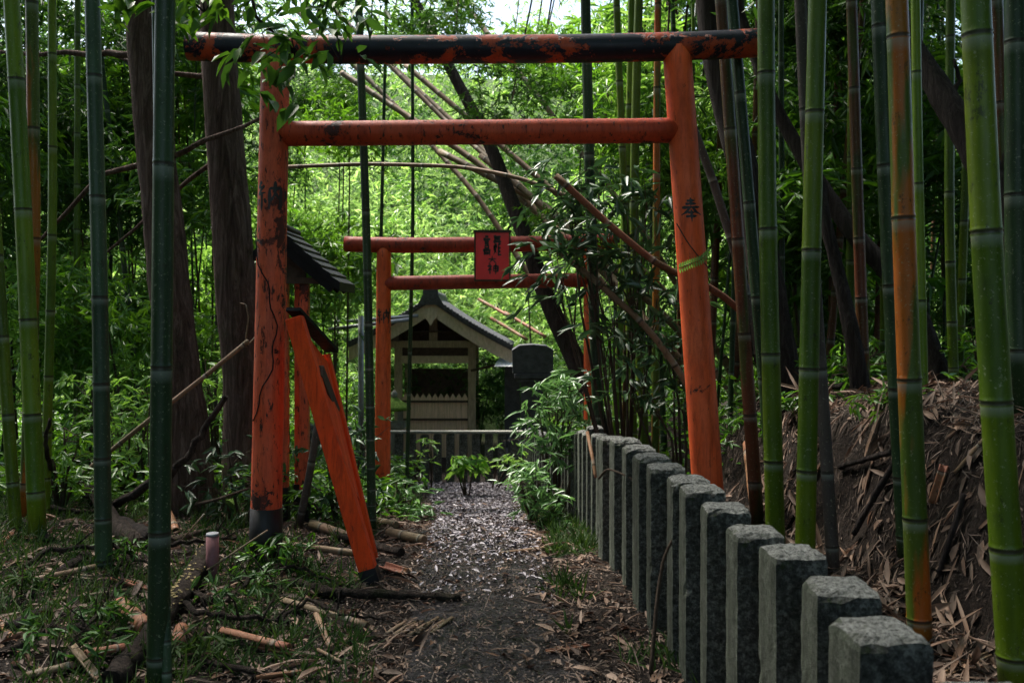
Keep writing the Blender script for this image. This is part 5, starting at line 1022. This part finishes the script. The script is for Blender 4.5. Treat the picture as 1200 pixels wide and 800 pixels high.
for pts, wpx, lab in (((( -10, 690), (60, 660), (130, 655), (190, 672)), 7, 'arched dead branch across the far left stem feet'), (((60, 800), (110, 745), (140, 700), (150, 660)), 6, 'dead branch pointing away in the lower left corner'),
    (((200, 700), (240, 740), (300, 745), (350, 730)), 7, 'curved dead branch below the faded stake'), (((0, 770), (60, 755), (120, 760), (170, 790)), 8, 'gnarled dead branch along the bottom left edge'),
    (((120, 640), (170, 655), (230, 650), (290, 630)), 7, 'dead branch between the leaning cedar and the near torii foot'), (((255, 715), (300, 690), (350, 680), (400, 690)), 6, 'dead branch in front of the leafy plant at the torii foot'),
    (((0, 620), (50, 605), (90, 612), (150, 600)), 7, 'dead branch behind the far left stems'), (((310, 745), (360, 720), (400, 735), (450, 728)), 5, 'crooked twig left of the torn strip mat')):
    Q = [G(*p) for p in pts]; r_ = wpx / F * Q[0].y / 2; Q = [q + Vector((0, 0, r_ * .6 + (.07 if 0 < i < 3 else 0))) for i, q in enumerate(Q)]
    P2 = []
    for a, b_ in zip(Q, Q[1:]):
        for k in range(6): P2.append(a.lerp(b_, k / 6) + Vector([random.uniform(-1, 1) * .012 for _ in range(3)]))
    P2.append(Q[-1]); t_ = thing('fallen_branch', lab, 'branch', tuple(Q[0])); mb = MB(); mb.tube(P2, [r_ * (1.1 - .6 * i / len(P2)) for i in range(len(P2))], 9, wob=.1); mb.part('limb', M['log_rot'], t_)
    for _ in range(4):
        i = random.randrange(3, len(P2) - 2); e = P2[i] + Vector((random.uniform(-.18, .18), random.uniform(-.12, .12), random.uniform(.03, .16))); mb = MB(); mb.tube([P2[i], P2[i].lerp(e, .5) + Vector((.01, 0, .02)), e], [r_ * .4, r_ * .28, r_ * .1], 6); mb.part('twig', M['log_rot'], t_)
for px, py, lab in ((25, 700, 'dark weeds below the far left stems'), (110, 735, 'dark weeds left of the fat orange bamboo piece'), (60, 780, 'dark weeds in the bottom left corner'), (270, 720, 'dark weeds right of the fungus-studded log'), (330, 700, 'dark weeds in front of the near torii foot'), (160, 660, 'dark weeds between the two upright near left stems'), (225, 770, 'dark weeds by the hollow bamboo end')):
    b0 = G(px, py); shrub(lab, [b0 + Vector((random.uniform(-.14, .14), random.uniform(-.12, .12), random.uniform(.04, .13))) for _ in range(4)], (.07, .07, .035), 6, .07, .016, 'grass' if px % 2 else 'leaf_dark', b0, 'weeds', 'weeds', sr=.004)
# right bank
piece((884, 592), (876, 528), 12, 'cane_pink', 'cut_bamboo_piece', 'pink split bamboo standing on the bank left of the upright green stem', 'bamboo piece', True, (0, .02))
piece((1092, 600), (1106, 560), 12, 'cane_pink', 'cut_bamboo_piece', 'brown sheath sticking up right of the orange-striped stem', 'bamboo sheath', True, (.02, .04))
piece((1120, 565), (1155, 530), 6, 'cane_dry', 'dry_sheath', 'curved pale sheath on the bank left of the thickest stem', 'bamboo sheath', True, (.03, .04))
piece((1105, 800), (1160, 776), 8, 'cane_dry', 'dry_sheath', 'pale strip on the ground at the bottom right', 'bamboo sheath', True, (.02, .03))
for a, b_, lab in (((1000, 640), (1052, 560), 'dark root hanging down the bank left of the orange-striped stem'), ((985, 560), (1045, 555), 'dead twig poking out of the bank between the grey and striped stems'), ((1100, 690), (1130, 610), 'thin root on the dark bank face right of the striped stem'), ((905, 480), (990, 470), 'dead branch lying on the bank top behind the green pair')):
    piece(a, b_, 7, 'bark_dark', 'dead_root', lab, 'root', False, (.05, .10))
cane([W(702, 560, 5.5), W(712, 548, 5.2), W(740, 560, 5.0), W(768, 580, 4.85)], .008, 'twig', 'thin_twig', 'thin vine looping in front of the ninth to twelfth fence posts', 'twig')
cane([G(762, 795), W(770, 700, 3.9), W(778, 650, 3.95), W(800, 612, 4.0)], .010, 'twig', 'thin_twig', 'dark vine climbing the path side of the fence', 'twig')
cane([W(688, 505, 6.1), W(694, 530, 6.0), W(698, 560, 5.9)], .012, 'cane_pink', 'dry_sheath', 'reddish cane leaning on the post at the fence bend', 'cane')
# thin vine on the near left post
mb = MB(); P0, P1 = Vector(gpt(311, D1)), W(323, 62, D1); pts = []
for i in range(26):
    f = .28 + .42 * i / 25; c_ = P0.lerp(P1, f); a = -.9 + 1.5 * math.sin(i * .16) + .15 * math.sin(i * 1.3); pts.append(c_ + Vector((math.sin(a), -math.cos(a), 0)) * .097)
mb.tube(pts, .004, 6); mb.solo('thin_vine', M['bark_dark'], 'thin dead vine clinging to the near torii left post', 'vine', tuple(pts[0]))
# yellow-green fern frond on the right post
c_ = W(806, 311, D1 - .11); fr = thing('fern_frond', 'small yellow-green fern frond across the near torii right post', 'fern', tuple(c_)); mb = MB(); pts = [W(796, 314, D1 - .125), W(808, 309, D1 - .13), W(820, 305, D1 - .12), W(830, 296, D1 - .08)]; mb.tube(pts, .003, 5); mb.part('stalk', M['bam_lime'], fr)
tt = np.repeat(np.linspace(0, 1, 14), 2); Pp = np.array([[np.interp(t2, [0, .33, .66, 1], [p[i] for p in pts]) for i in range(3)] for t2 in tt]); Dd = np.array([[.25, -.1, (1 if i % 2 else -1)] for i in range(len(tt))])
leaf_obj('leaflets', leaf_arrays(Pp, Dd, np.tile([[0, -1, .1]], (len(tt), 1)), .035, .014, True), M['leaf_bright'], fr)
cane([W(793, 262, D1 - .11), W(805, 283, D1 - .115), W(818, 300, D1 - .11), W(845, 330, D1)], .004, 'twig', 'thin_twig', 'thin twig crossing the near torii right post under the character', 'twig')
